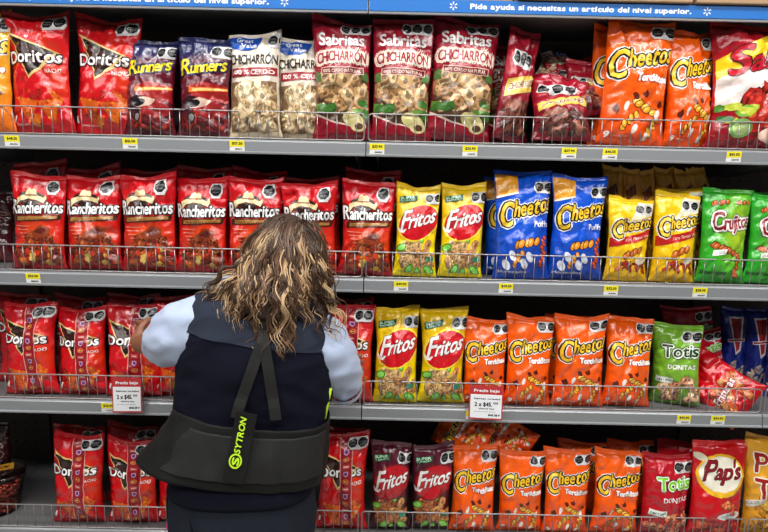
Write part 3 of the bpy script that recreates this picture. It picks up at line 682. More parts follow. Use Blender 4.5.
# price labels and sign cards
def price_label(x, y, row, label, w=.030, h=.030):
    p = px(x, y, -.006); z = DECK[row]
    r = link('price_label', None, label=label, category='price label', group='yellow and white price labels'); r.location = (p[0], -.0046, z-.019); r.rotation_euler = (math.radians(-5), 0, 0)
    r.rotation_euler = (math.radians(5), 0, 0)
    V, Fs = boxes([(-w*.7, w*.7, -.0012, 0, -h/2, h/2)]); o = link('paper', mesh('paper', V, Fs, M['tag'], smooth=False, cols=np.tile(lin((232, 232, 228)), (8, 1))), r)
    V, Fs = boxes([(-w*.7, w*.7, -.0016, -.0013, -.002, h/2)]); link('yellow_band', mesh('yellow_band', V, Fs, M['tag'], smooth=False, cols=np.tile(lin((240, 226, 30)), (8, 1))), r)
    rs = random.Random(int(x)); s_ = '$%d.%02d' % (rs.randint(18, 65), rs.choice([0, 50, 90]))
    V2, Fs = join([textmesh(s_, -w*.45, .0035, w*.95, .007, bold=.0004), textmesh('%08d' % rs.randint(1e6, 9e7), -w*.2, -.0105, w*.7, .004, bold=.0002)])
    link('printed_price', mesh('printed_price', [(a_, -.0019-c_*.00006, b_) for a_, b_, c_ in V2], Fs, M['tag'], smooth=False, cols=np.tile(lin((40, 40, 30)), (len(V2), 1))), r)
PL = [(12, 141, 0, 'under the first plain red chip bag'), (130, 143, 0, 'under the first dark maroon bag'), (237, 145, 0, 'under the cream pork rind bag'), (377, 149, 0, 'on the top rail just right of the middle seam'), (470, 151, 0, 'under the third pork rind bag'), (569, 153, 0, 'under the slumped maroon packets'), (610, 154, 0, 'under the big orange bag'), (734, 156, 0, 'under the wide red bag'),
      (33, 277, 1, 'under the first cowboy hat bag'), (401, 286, 1, 'under the first yellow corn chip bag'), (506, 288, 1, 'under the first blue bag'), (611, 290, 1, 'under the first wavy banner bag'), (700, 292, 1, 'under the green curl bag'),
      (108, 405, 2, 'half hidden by the left sign card'), (473, 411, 2, 'half hidden by the right sign card'), (684, 418, 2, 'under the slumped red bag'), (718, 419, 2, 'nearest the blue bags, third row'), (105, 535, 3, 'on the bottom rail at lower left')]
for x, y, r_, l in PL: price_label(x, y, r_, 'yellow and white price label '+l)
def sign_card(x0, y0, x1, y1, label, turn):
    Y = -.030; A = px(x0, y0, Y); B = px(x1, y1, Y); W = B[0]-A[0]; H = A[2]-B[2]
    r = link('sign_card', None, label=label, category='price sign', group='red topped price sign cards'); r.location = ((A[0]+B[0])/2, Y, B[2]); r.rotation_euler = (math.radians(-3), 0, math.radians(turn))
    sbox('holder', [(-W/2, W/2, 0, .002, 0, H)], 'holder', r, .0006)
    sbox('holder_clip', [(-W*.3, W*.3, .002, .026-.006, H*.12, H*.16)], 'holder', r)
    sbox('paper', [(-W*.46, W*.46, -.001, -.0002, H*.05, H*.74)], 'white', r)
    V2, Fs = join([textmesh('2 x $45.', -W*.33, H*.40, W*.5, H*.12, bold=.0007), textmesh('00', W*.22, H*.47, W*.13, H*.06, bold=.0004), textmesh('Sabritas variedad', -W*.36, H*.60, W*.76, H*.045, bold=.0003), textmesh('ahorra hoy', -W*.2, H*.31, W*.45, H*.045, bold=.0003), textmesh('precio por pieza', -W*.33, H*.23, W*.62, H*.03), textmesh('1042 58 9', W*.08, H*.12, W*.33, H*.05, bold=.0006)])
    link('printed_price', mesh('printed_price', [(a_, -.0013-c_*.00006, b_) for a_, b_, c_ in V2], Fs, M['tag'], smooth=False, cols=np.tile(lin((40, 40, 44)), (len(V2), 1))), r)
    V2, Fs = textmesh('Precio bajo', -W*.36, H*.82, W*.74, H*.08, bold=.0005)
    link('printed_heading', mesh('printed_heading', [(a_, -.0005-c_*.00006, b_) for a_, b_, c_ in V2], Fs, M['white'], smooth=False), r)
sign_card(111, 378, 142, 413, 'white and red price sign card at the left, below the strip bags', 3)
sign_card(470, 386, 502, 420, 'white and red price sign card below the orange bags', -4)

# ------------------------------------------------------------------ the bags, left to right
# top shelf
TG = 'bags on the top shelf'
bag('gold_puff', -52, 13, 12, 0, 'golden snack bag with black seals cut by the left edge of the top shelf', group=TG, Y=.015, tilt=-1)
bag('nacho', 10, 72, 11, 0, 'large plain red chip bag beside the golden bag on the top shelf', group=TG, tilt=-2, Y=.03)
bag('nacho', 74, 140, 14, 0, 'large plain red chip bag partly behind the dark maroon bag, top shelf', group=TG, tilt=1.5, Y=.04, turn=-4)
bag('runner', 125, 176, 37, 0, 'dark maroon bag with yellow slanted letters, beside the plain red bags', group=TG, tilt=1, Y=.02)
bag('runner', 178, 232, 38, 0, 'dark maroon bag with yellow slanted letters, beside the cream bags', group=TG, tilt=1, Y=.02)
bag('cream_rind', 229, 281, 30, 0, 'cream pork rind bag with blue emblem beside the dark maroon bag', group=TG, tilt=-1.5, Y=.02)
bag('cream_rind', 278, 330, 36, 0, 'cream pork rind bag with blue emblem partly behind a maroon bag', group=TG, tilt=-1, Y=.05)
bag('maroon_rind', 313, 372, 17, 0, 'maroon pork rind bag just left of the middle seam', group=TG, tilt=-1, Y=.02, seed=5)
bag('maroon_rind', 372, 432, 17, 0, 'maroon pork rind bag just right of the middle seam', group=TG, tilt=.5, Y=.02)
bag('maroon_rind', 424, 478, 22, 0, 'maroon pork rind bag mostly hidden behind its neighbour', group=TG, Y=.125)
bag('maroon_rind', 430, 495, 15, 0, 'maroon pork rind bag leaning right beside the small slumped packet', group=TG, tilt=4, Y=.03)
bag('rind_sack', 502, 538, 28, 0, 'small maroon packet with three black seals leaning to the right', group=TG, tilt=11, Y=.03, turn=25, crumple=1.6)
bag('maroon_rind', 486, 530, 42, 0, 'dim maroon pork rind bag standing behind the slumped packets', group=TG, Y=.16)
def lying(kd, cxp, cyp, wpx, hpx, Y, rotdeg, label, group, pitch=-50, T=.06, seed=1, name='snack_bag', rest=False):
    """a bag slumped on its back: centre seen at this pixel"""
    c = px(cxp, cyp, Y); s_ = (px(cxp+50, cyp, Y)[0]-px(cxp, cyp, Y)[0])/50
    W, H = wpx*s_, hpx*s_
    e = Matrix.Rotation(math.radians(rotdeg), 3, 'Y')@Matrix.Rotation(math.radians(pitch), 3, 'X')
    off = e@Vector((0, 0, H/2))
    o = make_bag(name, kd, W, H, T, (c[0]-off[0], c[1]-off[1], c[2]-off[2]), e.to_euler(), seed, label, group, 1.3)
    R3 = np.array(e); V = np.array([v.co[:] for v in o.children[0].data.vertices])@R3.T
    low = V[:, 2].min()+o.location.z; dk = [d for d in DECK if d < c[2]][0]+.002
    if rest or low < dk: o.location.z += dk-low
    front = V[:, 1].min()+o.location.y
    if front < .014: o.location.y += .014-front
    return o
lying('rind_sack', 560, 108, 62, 74, .07, 0, 'slumped maroon packet lying low in front with a row of black seals', TG, pitch=-28, seed=3, T=.08)
lying('rind_sack', 580, 88, 60, 70, .13, -8, 'slumped maroon packet lying on top of another, beside the big orange bags', TG, pitch=-35, seed=8)
lying('cream_rind', 562, 70, 54, 40, .20, 20, 'cream topped packet at the back of the slumped heap', TG, pitch=-30, seed=9)
bag('rind_sack', 562, 600, 60, 0, 'maroon packet squeezed upright behind the first orange bag', group=TG, Y=.10, tilt=4)
bag('twist', 590, 640, 25, 0, 'big orange bag half hidden behind the front orange bag, top shelf', group=TG, Y=.09, seed=77)
bag('twist', 618, 672, 11, 0, 'big orange bag peeking over the front one at the top shelf', group=TG, Y=.15, tilt=6)
bag('twist', 602, 669, 17, 0, 'biggest front orange bag on the top shelf', group=TG, Y=.02, tilt=3)
bag('twist', 664, 716, 29, 0, 'orange bag between the biggest orange bag and the wide red bag', group=TG, Y=.04, tilt=1.5, turn=12)
bag('big_red', 708, 800, 22, 0, 'wide red bag with a yellow band at the right end of the top shelf', group=TG, Y=.02, T=.09)
# second shelf
SG = 'bags on the second shelf'
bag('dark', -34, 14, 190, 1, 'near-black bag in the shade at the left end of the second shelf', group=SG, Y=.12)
R2 = [(12, 66, 173, 'leftmost cowboy hat bag on the second shelf', 0), (66, 122, 174, 'second cowboy hat bag from the left', -1), (121, 177, 173, 'third cowboy hat bag from the left', -1), (176, 229, 177, 'fourth cowboy hat bag, left of the person', 0), (228, 281, 176, 'fifth cowboy hat bag, partly behind the curly hair', 1), (282, 338, 181, 'sixth cowboy hat bag, directly above the head', -1), (340, 394, 180, 'last cowboy hat bag, next to the yellow bags', 2)]
for i, (a, b, t, l, ti) in enumerate(R2):
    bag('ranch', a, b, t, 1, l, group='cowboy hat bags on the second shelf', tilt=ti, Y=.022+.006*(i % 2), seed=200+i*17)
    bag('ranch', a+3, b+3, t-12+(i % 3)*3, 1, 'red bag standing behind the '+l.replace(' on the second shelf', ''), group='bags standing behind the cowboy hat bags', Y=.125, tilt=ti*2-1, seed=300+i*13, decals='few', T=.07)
bag('lime', 395, 438, 183, 1, 'yellow corn chip bag beside the last cowboy hat bag', group=SG, tilt=1.5, Y=.02)
bag('lime', 440, 484, 182, 1, 'yellow corn chip bag beside the blue bags, second shelf', group=SG, tilt=1.5, Y=.025)
bag('blue_puff', 484, 532, 174, 1, 'blue cheese puff bag half hidden behind the first blue bag', group=SG, Y=.09)
bag('blue_puff', 494, 550, 169, 1, 'blue cheese puff bag with orange corner, left one of the front pair', group=SG, Y=.02, tilt=-.5)
bag('blue_puff', 549, 604, 174, 1, 'blue cheese puff bag with orange corner, right one of the front pair', group=SG, Y=.03, tilt=.5)
bag('yellow_puff', 606, 649, 197, 1, 'yellow bag with wavy red banner beside the blue bags', group=SG, Y=.02, tilt=1)
bag('yellow_puff', 650, 700, 188, 1, 'yellow bag with wavy red banner half hidden behind another', group=SG, Y=.10, tilt=2)
bag('yellow_puff', 652, 696, 193, 1, 'yellow bag with wavy red banner beside the green bag', group=SG, Y=.02, tilt=1)
for i, (a, b, t, ti) in enumerate([(604, 622, 166, -6), (624, 642, 167, -9), (641, 659, 170, -12), (660, 679, 166, -10), (679, 697, 167, -12), (697, 716, 168, -20)]):
    bag('slim_gold', a, b, t, 1, 'slim dull gold packet in the back of the second shelf, %s of six' % ['first', 'second', 'third', 'fourth', 'fifth', 'last'][i], group='slim gold packets behind the yellow bags', Y=.14, tilt=ti, T=.05, lean=2, turn=-20+5*i, crumple=1.8, seed=60+i)
bag('green_curl', 699, 748, 188, 1, 'bright green bag with dark red lettering next to the yellow bags', group=SG, Y=.02, tilt=2)
bag('green_curl', 746, 796, 190, 1, 'bright green bag at the right edge, behind the last one', group=SG, Y=.10)
bag('green_curl', 746, 797, 196, 1, 'bright green bag in front at the right edge of the second shelf', group=SG, Y=.02, tilt=2)
# third shelf
HG = 'bags on the third shelf'
bag('nacho_strip', 4, 57, 302, 2, 'leftmost promotional strip bag on the third shelf', group=HG, tilt=-2, Y=.025, seed=11)
bag('nacho_strip', 58, 107, 306, 2, 'second promotional strip bag on the third shelf', group=HG, tilt=-2, Y=.03, seed=12)
bag('nacho_strip', 107, 160, 303, 2, 'promotional strip bag the hand is reaching for', group=HG, tilt=-1.5, Y=.025, seed=13)
bag('nacho_strip', 155, 208, 296, 2, 'promotional strip bag behind the raised left sleeve', group=HG, tilt=0, Y=.04, seed=14)
bag('nacho_strip', 212, 264, 303, 2, 'promotional strip bag hidden by the navy vest', group=HG, Y=.03, seed=15)
bag('nacho_strip', 266, 318, 303, 2, 'promotional strip bag hidden by the long hair', group=HG, Y=.03, seed=16)
bag('nacho_strip', 322, 374, 304, 2, 'promotional strip bag beside the yellow bags, third shelf', group=HG, tilt=.5, Y=.02, seed=17)
for i, (a, b, t) in enumerate([(-2, 52, 292), (56, 108, 294), (110, 160, 292), (324, 372, 296)]):
    bag('nacho_strip', a, b, t, 2, 'red chip bag standing behind the %s strip bag, third shelf' % ['leftmost', 'second', 'third', 'rightmost'][i], group='red bags behind the strip bags', Y=.13, decals='few', seed=500+i*7)
bag('lime', 374, 418, 307, 2, 'yellow corn chip bag beside the red strip bag, third shelf', group=HG, tilt=.5, Y=.02, seed=21)
bag('lime', 419, 466, 308, 2, 'yellow corn chip bag beside the orange bags, third shelf', group=HG, tilt=1, Y=.025, seed=22)
bag('twist', 463, 507, 317, 2, 'orange twist bag behind the white sign card', group=HG, Y=.03, tilt=0, seed=31)
bag('twist', 505, 552, 315, 2, 'orange twist bag right of the white sign card', group=HG, Y=.02, tilt=.5, seed=32)
bag('twist', 543, 592, 314, 2, 'orange twist bag whose edge shows behind its neighbour, third shelf', group=HG, Y=.09, seed=33)
bag('twist', 553, 605, 313, 2, 'orange twist bag, third in front on the third shelf', group=HG, Y=.02, tilt=1, seed=34)
bag('twist', 604, 652, 318, 2, 'orange twist bag beside the green ring bag', group=HG, Y=.025, tilt=2, seed=35)
bag('green_ring', 651, 697, 323, 2, 'green corn ring bag leaning beside the slumped red bag', group=HG, Y=.045, tilt=-3, turn=-25, seed=36)
bag('red_ring', 664, 712, 306, 2, 'dim red bag standing far back behind the green ring bag', group=HG, Y=.26, tilt=-6, seed=37)
bag('red_ring', 676, 722, 330, 2, 'dim red bag behind the slumped red bag', group=HG, Y=.20, tilt=-12, seed=38)
lying('red_slump', 714, 384, 54, 74, .09, -58, 'slumped red bag lying in the gap on the third shelf', HG, pitch=-35, seed=39, T=.07, rest=True)
for i, (a, b, Y) in enumerate([(718, 748, .24), (743, 772, .19), (766, 800, .12)]):
    bag('blue_stick', a, b, 306, 2, ['dim blue bag farthest back at the right, third shelf', 'dim blue bag between the two other blue ones', 'blue bag cut by the right edge of the third shelf'][i], group='dark blue bags on the third shelf', Y=Y, tilt=-2, turn=-20, seed=40+i)
# bottom shelf
BG = 'bags on the bottom shelf'
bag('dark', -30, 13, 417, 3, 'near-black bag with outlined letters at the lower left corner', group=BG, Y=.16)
bag('nacho_strip', 53, 104, 434, 3, 'leftmost promotional strip bag on the bottom shelf', group=BG, tilt=-1.5, Y=.025, seed=51)
bag('nacho_strip', 108, 158, 438, 3, 'promotional strip bag left of the black belt, bottom shelf', group=BG, tilt=-1, Y=.03, seed=52)
bag('nacho_strip', 158, 208, 440, 3, 'promotional strip bag mostly behind the black belt, bottom shelf', group=BG, Y=.04, seed=53)
bag('nacho_strip', 316, 368, 431, 3, 'promotional strip bag right of the black belt, bottom shelf', group=BG, tilt=.5, Y=.02, seed=54)
for i, (a, b, t) in enumerate([(56, 106, 424), (108, 158, 424), (318, 364, 424)]):
    bag('nacho_strip', a, b, t, 3, 'red chip bag in the shade behind the %s strip bag, bottom shelf' % ['first', 'second', 'last'][i], group='red bags at the back of the bottom shelf', Y=.15, decals='few', seed=600+i)
bag('chile', 370, 410, 441, 3, 'maroon corn chip bag beside the red strip bag', group=BG, tilt=.5, Y=.02, seed=55)
bag('chile', 411, 452, 442, 3, 'maroon corn chip bag beside the orange twist bag', group=BG, tilt=1, Y=.025, seed=56)
for i, (a, b, t, l) in enumerate([(451, 496, 446, 'first orange twist bag on the bottom shelf, beside the maroon bags'), (498, 543, 449, 'second orange twist bag on the bottom shelf'), (543, 589, 448, 'third orange twist bag on the bottom shelf'), (592, 639, 450, 'fourth orange twist bag on the bottom shelf, beside the red ring bag')]):
    bag('twist', a, b, t, 3, l, group=BG, Y=.02+.005*(i % 2), tilt=[1, .5, 0, 1][i], seed=57+i)
lying('twist', 462, 434, 46, 52, .115, -66, 'orange bag lying on its side above the first orange twist bag', BG, pitch=-25, seed=71, T=.05)
lying('twist', 502, 434, 46, 60, .135, -58, 'orange bag lying on its side above the second orange twist bag', BG, pitch=-25, seed=72, T=.05)
for i, (a, b, t) in enumerate([(556, 604, 440), (606, 652, 441), (652, 700, 438)]):
    bag('red_ring' if i == 2 else 'twist', a, b, t, 3, ['dim orange bag behind the third orange twist bag', 'dim orange bag behind the fourth orange twist bag', 'dim red bag behind the lime lettered red bag'][i], group='bags standing at the back of the bottom shelf', Y=.14, seed=80+i, decals='few')
bag('red_ring', 641, 689, 453, 3, 'red bag with lime green lettering on the bottom shelf', group=BG, Y=.02, tilt=1.5, seed=91)
bag('crisp', 689, 744, 441, 3, 'red crisp bag with yellow oval emblem at lower right', group=BG, Y=.02, tilt=1.5, seed=92, crumple=.7)
bag('gold_crisp', 741, 796, 432, 3, 'gold crisp bag with red letters cut by the right edge', group=BG, Y=.04, tilt=-1, seed=93)
# tub of snacks at lower left
c = px(-2, 500, .10); t = link('plastic_tub', None, label='clear round tub of red-brown snacks at the lower left corner', category='tub'); t.location = (c[0], .105, DECK[3]+.001)
prof = [(.055, 0), (.060, .004), (.078, .105), (.084, .110), (.084, .118), (.078, .120)]
def lathe(prof, n=48, rip=0.):
    V, Fs = [], []
    for r_, z_ in prof:
        for j in range(n):
            q = r_*(1+(rip*math.cos(j*math.pi) if z_ < .104 else 0)); V.append((q*math.cos(j*2*math.pi/n), q*math.sin(j*2*math.pi/n), z_))
    for i in range(len(prof)-1):
        for j in range(n): Fs.append((i*n+j, i*n+(j+1) % n, (i+1)*n+(j+1) % n, (i+1)*n+j))
    Fs.append(tuple(range(n))[::-1]); return V, Fs
V, Fs = lathe(prof, 48, .012); o = link('tub_wall', mesh('tub_wall', V, Fs, M['tub']), t); sl = o.modifiers.new('wall', 'SOLIDIFY'); sl.thickness = .0008
V, Fs = lathe([(.084, .121), (.086, .122), (.086, .130), (.078, .140), (.02, .142), (.001, .142)], 48); link('lid', mesh('lid', V, Fs, M['tub']), t)
rs = random.Random(4); bl = []
for i in range(190):
    a_, r_, z_ = rs.uniform(0, 6.28), .056*math.sqrt(rs.random()), rs.uniform(.012, .10); r_ *= .8+z_*2
    P = [(r_*math.cos(a_)+.012*math.cos(q+i), r_*math.sin(a_)+.012*math.sin(q+i), z_+.004*math.sin(q*2)) for q in np.linspace(0, 3.5, 6)]
    bl.append(tube(P, [.003, .005, .006, .006, .005, .003], 6))
V, Fs = join(bl); link('snack_pieces', mesh('snack_pieces', V, Fs, M['biscuit']), t, kind='stuff')
V, Fs = boxes([(-.05, .05, -.022, .022, .1425, .1432)]); o = link('tub_label', mesh('tub_label', V, Fs, M['tag'], smooth=False, cols=np.tile(lin((226, 160, 40)), (8, 1))), t); o.rotation_euler = (0, 0, .5)
V2, Fs = textmesh('SNACK', -.04, -.008, .08, .016, bold=.001); q = link('label_print', mesh('label_print', [(a_, b_, .1435+c_*.00006) for a_, b_, c_ in V2], Fs, M['tag'], smooth=False, cols=np.tile(lin((60, 20, 20)), (len(V2), 1))), o)

# ------------------------------------------------------------------ the person
PR = link('person', None, label='person with long wavy hair, navy vest and black support belt, reaching into the shelf', category='person')
PR.location = (px(245, 500, -.30)[0], -.30, 0)
ORI = np.array(PR.location)
def pl(name, V, Fs, m, parent=None, **k):
    V = np.asarray(V, float)
    return link(name, mesh(name, V-ORI if parent is None else V-ORI, Fs, M[m], **k), PR if parent is None else parent)
# rings: left px point, right px point, depth Y of the centre, half depth
def ring(L, R, Y, b, n=40, e=2.4, push=0.):
    A = px(L[0], L[1], Y); B = px(R[0], R[1], Y); c = (A+B)/2; a = (B-A)/2; la = np.linalg.norm(a); a_ = a/la
    P = []
    for i in range(n):
        t = 2*math.pi*i/n; ct, st = math.cos(t), math.sin(t)
        P.append(c+a_*(la+push)*math.copysign(abs(ct)**(2/e), ct)+np.array([0, -1, 0])*(b+push)*math.copysign(abs(st)**(2/e), st))
    return np.array(P)
def loft(rings, caps=True, sub=3):
    """Catmull-Rom through the rings"""
    R = np.array(rings); m = len(R); out = []
    for i in range(m-1):
        p0, p1, p2, p3 = R[max(i-1, 0)], R[i], R[i+1], R[min(i+2, m-1)]
        for s_ in range(sub):
            t = s_/sub; out.append(.5*((2*p1)+(-p0+p2)*t+(2*p0-5*p1+4*p2-p3)*t*t+(-p0+3*p1-3*p2+p3)*t**3))
    out.append(R[-1]); R = np.array(out); m, n = R.shape[:2]; V = R.reshape(-1, 3); Fs = []
    for i in range(m-1):
        for j in range(n): Fs.append((i*n+j, (i+1)*n+j, (i+1)*n+(j+1) % n, i*n+(j+1) % n))
    if caps: Fs += [tuple(range(n)), tuple((m-1)*n+j for j in range(n))[::-1]]
    return V, Fs
def fold(V, amp, fx, fz, seed, fy=None):
    V = np.array(V); n = vnoise(V[:, 0]*fx+10, V[:, 2]*fz+V[:, 1]*(fy or fx)+10, seed); c = V.mean(0); d = V-c; d[:, 2] = 0; d /= np.linalg.norm(d, axis=1)[:, None]+1e-9
    return V+d*(n*amp)[:, None]
def cloth(V, amp, seed):
    V = np.array(V); a = V[:, 0]*13+V[:, 2]*5; b = V[:, 2]*17-V[:, 0]*6; q = V[:, 1]*12
    n = .5*vnoise(a+q+20, b+20, seed)+.55*(1-2.4*np.abs(vnoise(a*1.3+b*.5+40, b*1.5+q+40, seed+1)))+.3*(1-2.4*np.abs(vnoise(a*2.2-b+60, b*2.4+q+60, seed+2)))
    c = V.mean(0); d = V-c; d[:, 2] *= .3; d /= np.linalg.norm(d, axis=1)[:, None]+1e-9
    return V+d*(n*amp)[:, None]
YB = -.30
TOR = [((248, 284), (302, 290), -.29, .050), ((225, 290), (315, 300), -.29, .062), ((200, 294), (327, 312), -.29, .078), ((190, 302), (333, 326), -.295, .092), ((184, 322), (335, 346), -.30, .108), ((179, 350), (334, 368), -.30, .114), ((177, 380), (331, 392), -.30, .108), ((177, 410), (326, 416), -.30, .104), ((176, 436), (322, 440), -.30, .110), ((175, 462), (317, 466), -.30, .120)]
V, Fs = loft([ring(*t, n=96) for t in TOR], sub=7); V = cloth(V, .006, 5)
vest = pl('vest', V, Fs, 'vest')
V, Fs = loft([ring(*t, push=.0025, n=96) for t in TOR[1:5]], caps=False, sub=7); V = cloth(V, .006, 5)
pl('vest_yoke', V, Fs, 'yoke', vest)
# sleeves
def limb(pts, caps=True, n=24, sub=4):
    """pts: (px, py, Y, radius)"""
    C = np.array([px(p[0], p[1], p[2]) for p in pts]); r = np.array([p[3] for p in pts]); t = np.linspace(0, len(C)-1, (len(C)-1)*sub+1)
    out = []
    for tt in t:
        i = min(int(tt), len(C)-2); q = tt-i; p0, p1, p2, p3 = C[max(i-1, 0)], C[i], C[i+1], C[min(i+2, len(C)-1)]
        out.append(.5*((2*p1)+(-p0+p2)*q+(2*p0-5*p1+4*p2-p3)*q*q+(-p0+3*p1-3*p2+p3)*q**3))
    return tube(out, np.interp(t, np.arange(len(C)), r), n, caps)
V, Fs = limb([(216, 316, -.29, .054), (203, 320, -.30, .064), (189, 328, -.31, .072), (178, 337, -.30, .074), (171, 342, -.275, .066), (166, 344, -.245, .056), (164, 345, -.23, .050)], n=48, sub=8); sl = pl('shirt_sleeve', cloth(V, .0085, 8), Fs, 'shirt')
V, Fs = limb([(167, 344, -.246, .0575), (163, 345, -.226, .0525)], False, 32); pl('cuff', V, Fs, 'shirt', sl)
V, Fs = limb([(314, 328, -.29, .050), (324, 340, -.30, .058), (334, 357, -.29, .058), (340, 372, -.265, .053), (344, 383, -.235, .046), (345, 387, -.225, .043)], n=48, sub=8); sr = pl('shirt_sleeve', cloth(V, .008, 9), Fs, 'shirt')
V, Fs = limb([(344, 385, -.237, .0485), (345, 389, -.222, .046)], False, 32); pl('cuff', V, Fs, 'shirt', sr)
# shirt tail below the belt, trousers
V, Fs = loft([ring((174, 462), (316, 466), -.30, .128, push=.002), ring((173, 472), (315, 475), -.30, .132, push=.003), ring((172, 481), (314, 484), -.30, .134, push=.004)]); pl('shirt_tail', fold(V, .004, 20, 30, 12), Fs, 'vest')
hip = ring((174, 466), (314, 469), -.30, .122); hip2 = ring((171, 500), (315, 502), -.30, .133); hip3 = ring((172, 530), (315, 532), -.30, .130); hip4 = ring((186, 556), (302, 558), -.30, .105); hip5 = ring((214, 572), (274, 574), -.30, .06)
V, Fs = loft([hip, hip2, hip3, hip4, hip5]); V1, F1 = V, Fs
def legtube(s):
    x = ORI[0]+s*.082; return tube([(x, -.30, .84), (x-.0*s, -.30, .70), (x+.005*s, -.29, .48), (x+.01*s, -.30, .30), (x+.01*s, -.31, .10), (x+.01*s, -.31, .045)], [.090, .090, .072, .064, .056, .058], 24)
V, Fs = join([(V1, F1), legtube(-1), legtube(1)]); tr = pl('trousers', fold(V, .003, 16, 20, 15), Fs, 'denim')
V, Fs = tube([px(184, 512, -.432), px(190, 522, -.440), px(194, 540, -.444)], .0022, 6); pl('pocket_seam', V, Fs, 'vest', tr)
for s in (-1, 1):
    x = ORI[0]+s*.11; V, Fs = [], []
    rr = [(-.40, .020, .018), (-.385, .036, .05), (-.34, .042, .062), (-.28, .040, .055), (-.22, .044, .042), (-.16, .046, .034), (-.125, .034, .024), (-.115, .012, .012)]
    R = [np.array([(x+a*math.cos(t), y, max(0, .0+h*(.5+.5*math.sin(t)))) for t in np.arange(20)*2*math.pi/20]) for (y, a, h) in rr]
    V, Fs = loft(R); pl('shoe', V, Fs, 'shoe')

# body: one continuous skinned figure
def P3(x, y, Y): return px(x, y, Y)
J, E, RAD = [], [], []
def node(p, r, par=None):
    J.append(np.array(p, float)); RAD.append(r)
    if par is not None: E.append((par, len(J)-1))
    return len(J)-1
pel = node(P3(243, 492, -.30), .105); sp1 = node(P3(246, 440, -.30), .085, pel); sp2 = node(P3(252, 380, -.30), .088, sp1); sp3 = node(P3(262, 325, -.295), .080, sp2); nk = node(P3(274, 300, -.285), .046, sp3); nk2 = node(P3(280, 282, -.275), .046, nk)
h1 = node(P3(283, 266, -.275), .058, nk2); h2 = node(P3(285, 250, -.275), .070, h1); h3 = node(P3(286, 238, -.275), .048, h2)
for s in (-1, 1):
    hp = node((ORI[0]+s*.09, -.30, .80), .08, pel); kn = node((ORI[0]+s*.10, -.28, .46), .05, hp); an = node((ORI[0]+s*.11, -.31, .08), .034, kn); node((ORI[0]+s*.11, -.18, .03), .026, an)
def hand(w, fd, sd, up, par, curl):
    """palm along fd, fingers spread along sd; four unequal bent fingers and a side thumb"""
    pm = node(w+fd*.035, .022, par); pal = node(w+fd*.07, .020, pm)
    for k, (o, L) in enumerate(((-.030, .068), (-.010, .078), (.010, .074), (.028, .058))):
        b = node(w+fd*.085+sd*o, .0095, pal); d = fd; p = b; q = w+fd*.085+sd*o
        for j in range(3):
            d = d*math.cos(curl)-up*math.sin(curl); d /= np.linalg.norm(d); uu = up-d*(up@d); up_ = uu/np.linalg.norm(uu); q = q+d*L*(.42, .33, .25)[j]; p = node(q, (.0088, .008, .0068)[j], p)
    a = node(w+fd*.035-sd*.036, .011, pm); b = node(w+fd*.062-sd*.052-up*.012, .0095, a); node(w+fd*.088-sd*.050-up*.026, .0080, b)
sh = node(P3(208, 315, -.295), .052, sp3); el = node(P3(170, 344, -.27), .040, sh); wl = P3(138, 344, -.135); f1 = node((J[el]*.4+wl*.6), .033, el); wn = node(wl, .025, f1)
fd = P3(134, 334, .0)-wl; fd = np.array([-.10, 1, .02]); fd /= np.linalg.norm(fd); hand(wl, fd*.8, np.array([0, .0, -1.]), np.array([-1., 0, 0]), wn, -.35)
sh = node(P3(322, 338, -.295), .050, sp3); el = node(P3(343, 383, -.25), .038, sh); wr = P3(350, 380, -.135); f1 = node(J[el]*.45+wr*.55, .031, el); wn = node(wr, .024, f1)
fd = np.array([-.1, 1, .02]); fd /= np.linalg.norm(fd); hand(wr, fd*.8, np.array([0, 0, -1.]), np.array([1., 0, 0]), wn, -.35)
me = bpy.data.meshes.new('body'); me.from_pydata([tuple(j-ORI) for j in J], E, []); me.materials.append(M['skin'])
ob = bpy.data.objects.new('body', me); COL.objects.link(ob)
sk = ob.modifiers.new('skin', 'SKIN'); sk.use_smooth_shade = True
for i, r_ in enumerate(RAD):
    me.skin_vertices[0].data[i].radius = (r_, r_)
me.skin_vertices[0].data[0].use_root = True
ss = ob.modifiers.new('sub', 'SUBSURF'); ss.levels = 2; ss.render_levels = 2
bpy.context.view_layer.update()
dg = bpy.context.evaluated_depsgraph_get(); m2 = bpy.data.meshes.new_from_object(ob.evaluated_get(dg)); bpy.data.objects.remove(ob); m2.name = 'body'
HC = P3(285, 251, -.275)
# shape the face: towards the shelf (+Y)
V = np.array([v.co[:] for v in m2.vertices])+ORI
d = V-HC; k = np.exp(-(d**2).sum(1)/.10**2)
def dab(c, r_, push):
    global V
    dd = ((V-c)**2).sum(1); V = V+np.array([0, 1., 0])*(push*np.exp(-dd/r_**2)*(V[:, 1] > HC[1]))[:, None]
dab(HC+np.array([0, .07, -.02]), .014, .024); dab(HC+np.array([0, .07, .0]), .010, .008)
for s in (-1, 1): dab(HC+np.array([s*.028, .07, .008]), .014, -.009)
dab(HC+np.array([0, .07, -.085]), .024, .012)
for i, v in enumerate(m2.vertices): v.co = V[i]-ORI
m2.polygons.foreach_set('use_smooth', [True]*len(m2.polygons)); body = link('body', m2, PR)
def sphere(c, r_, sc=(1, 1, 1), n=12):
    V, Fs = [], []
    for i in range(n+1):
        for j in range(2*n):
            a, b = math.pi*i/n, math.pi*j/n; V.append(c+r_*np.array([math.sin(a)*math.cos(b)*sc[0], math.sin(a)*math.sin(b)*sc[1], math.cos(a)*sc[2]]))
    for i in range(n):
        for j in range(2*n): Fs.append((i*2*n+j, (i+1)*2*n+j, (i+1)*2*n+(j+1) % (2*n), i*2*n+(j+1) % (2*n)))
    return np.array(V), Fs
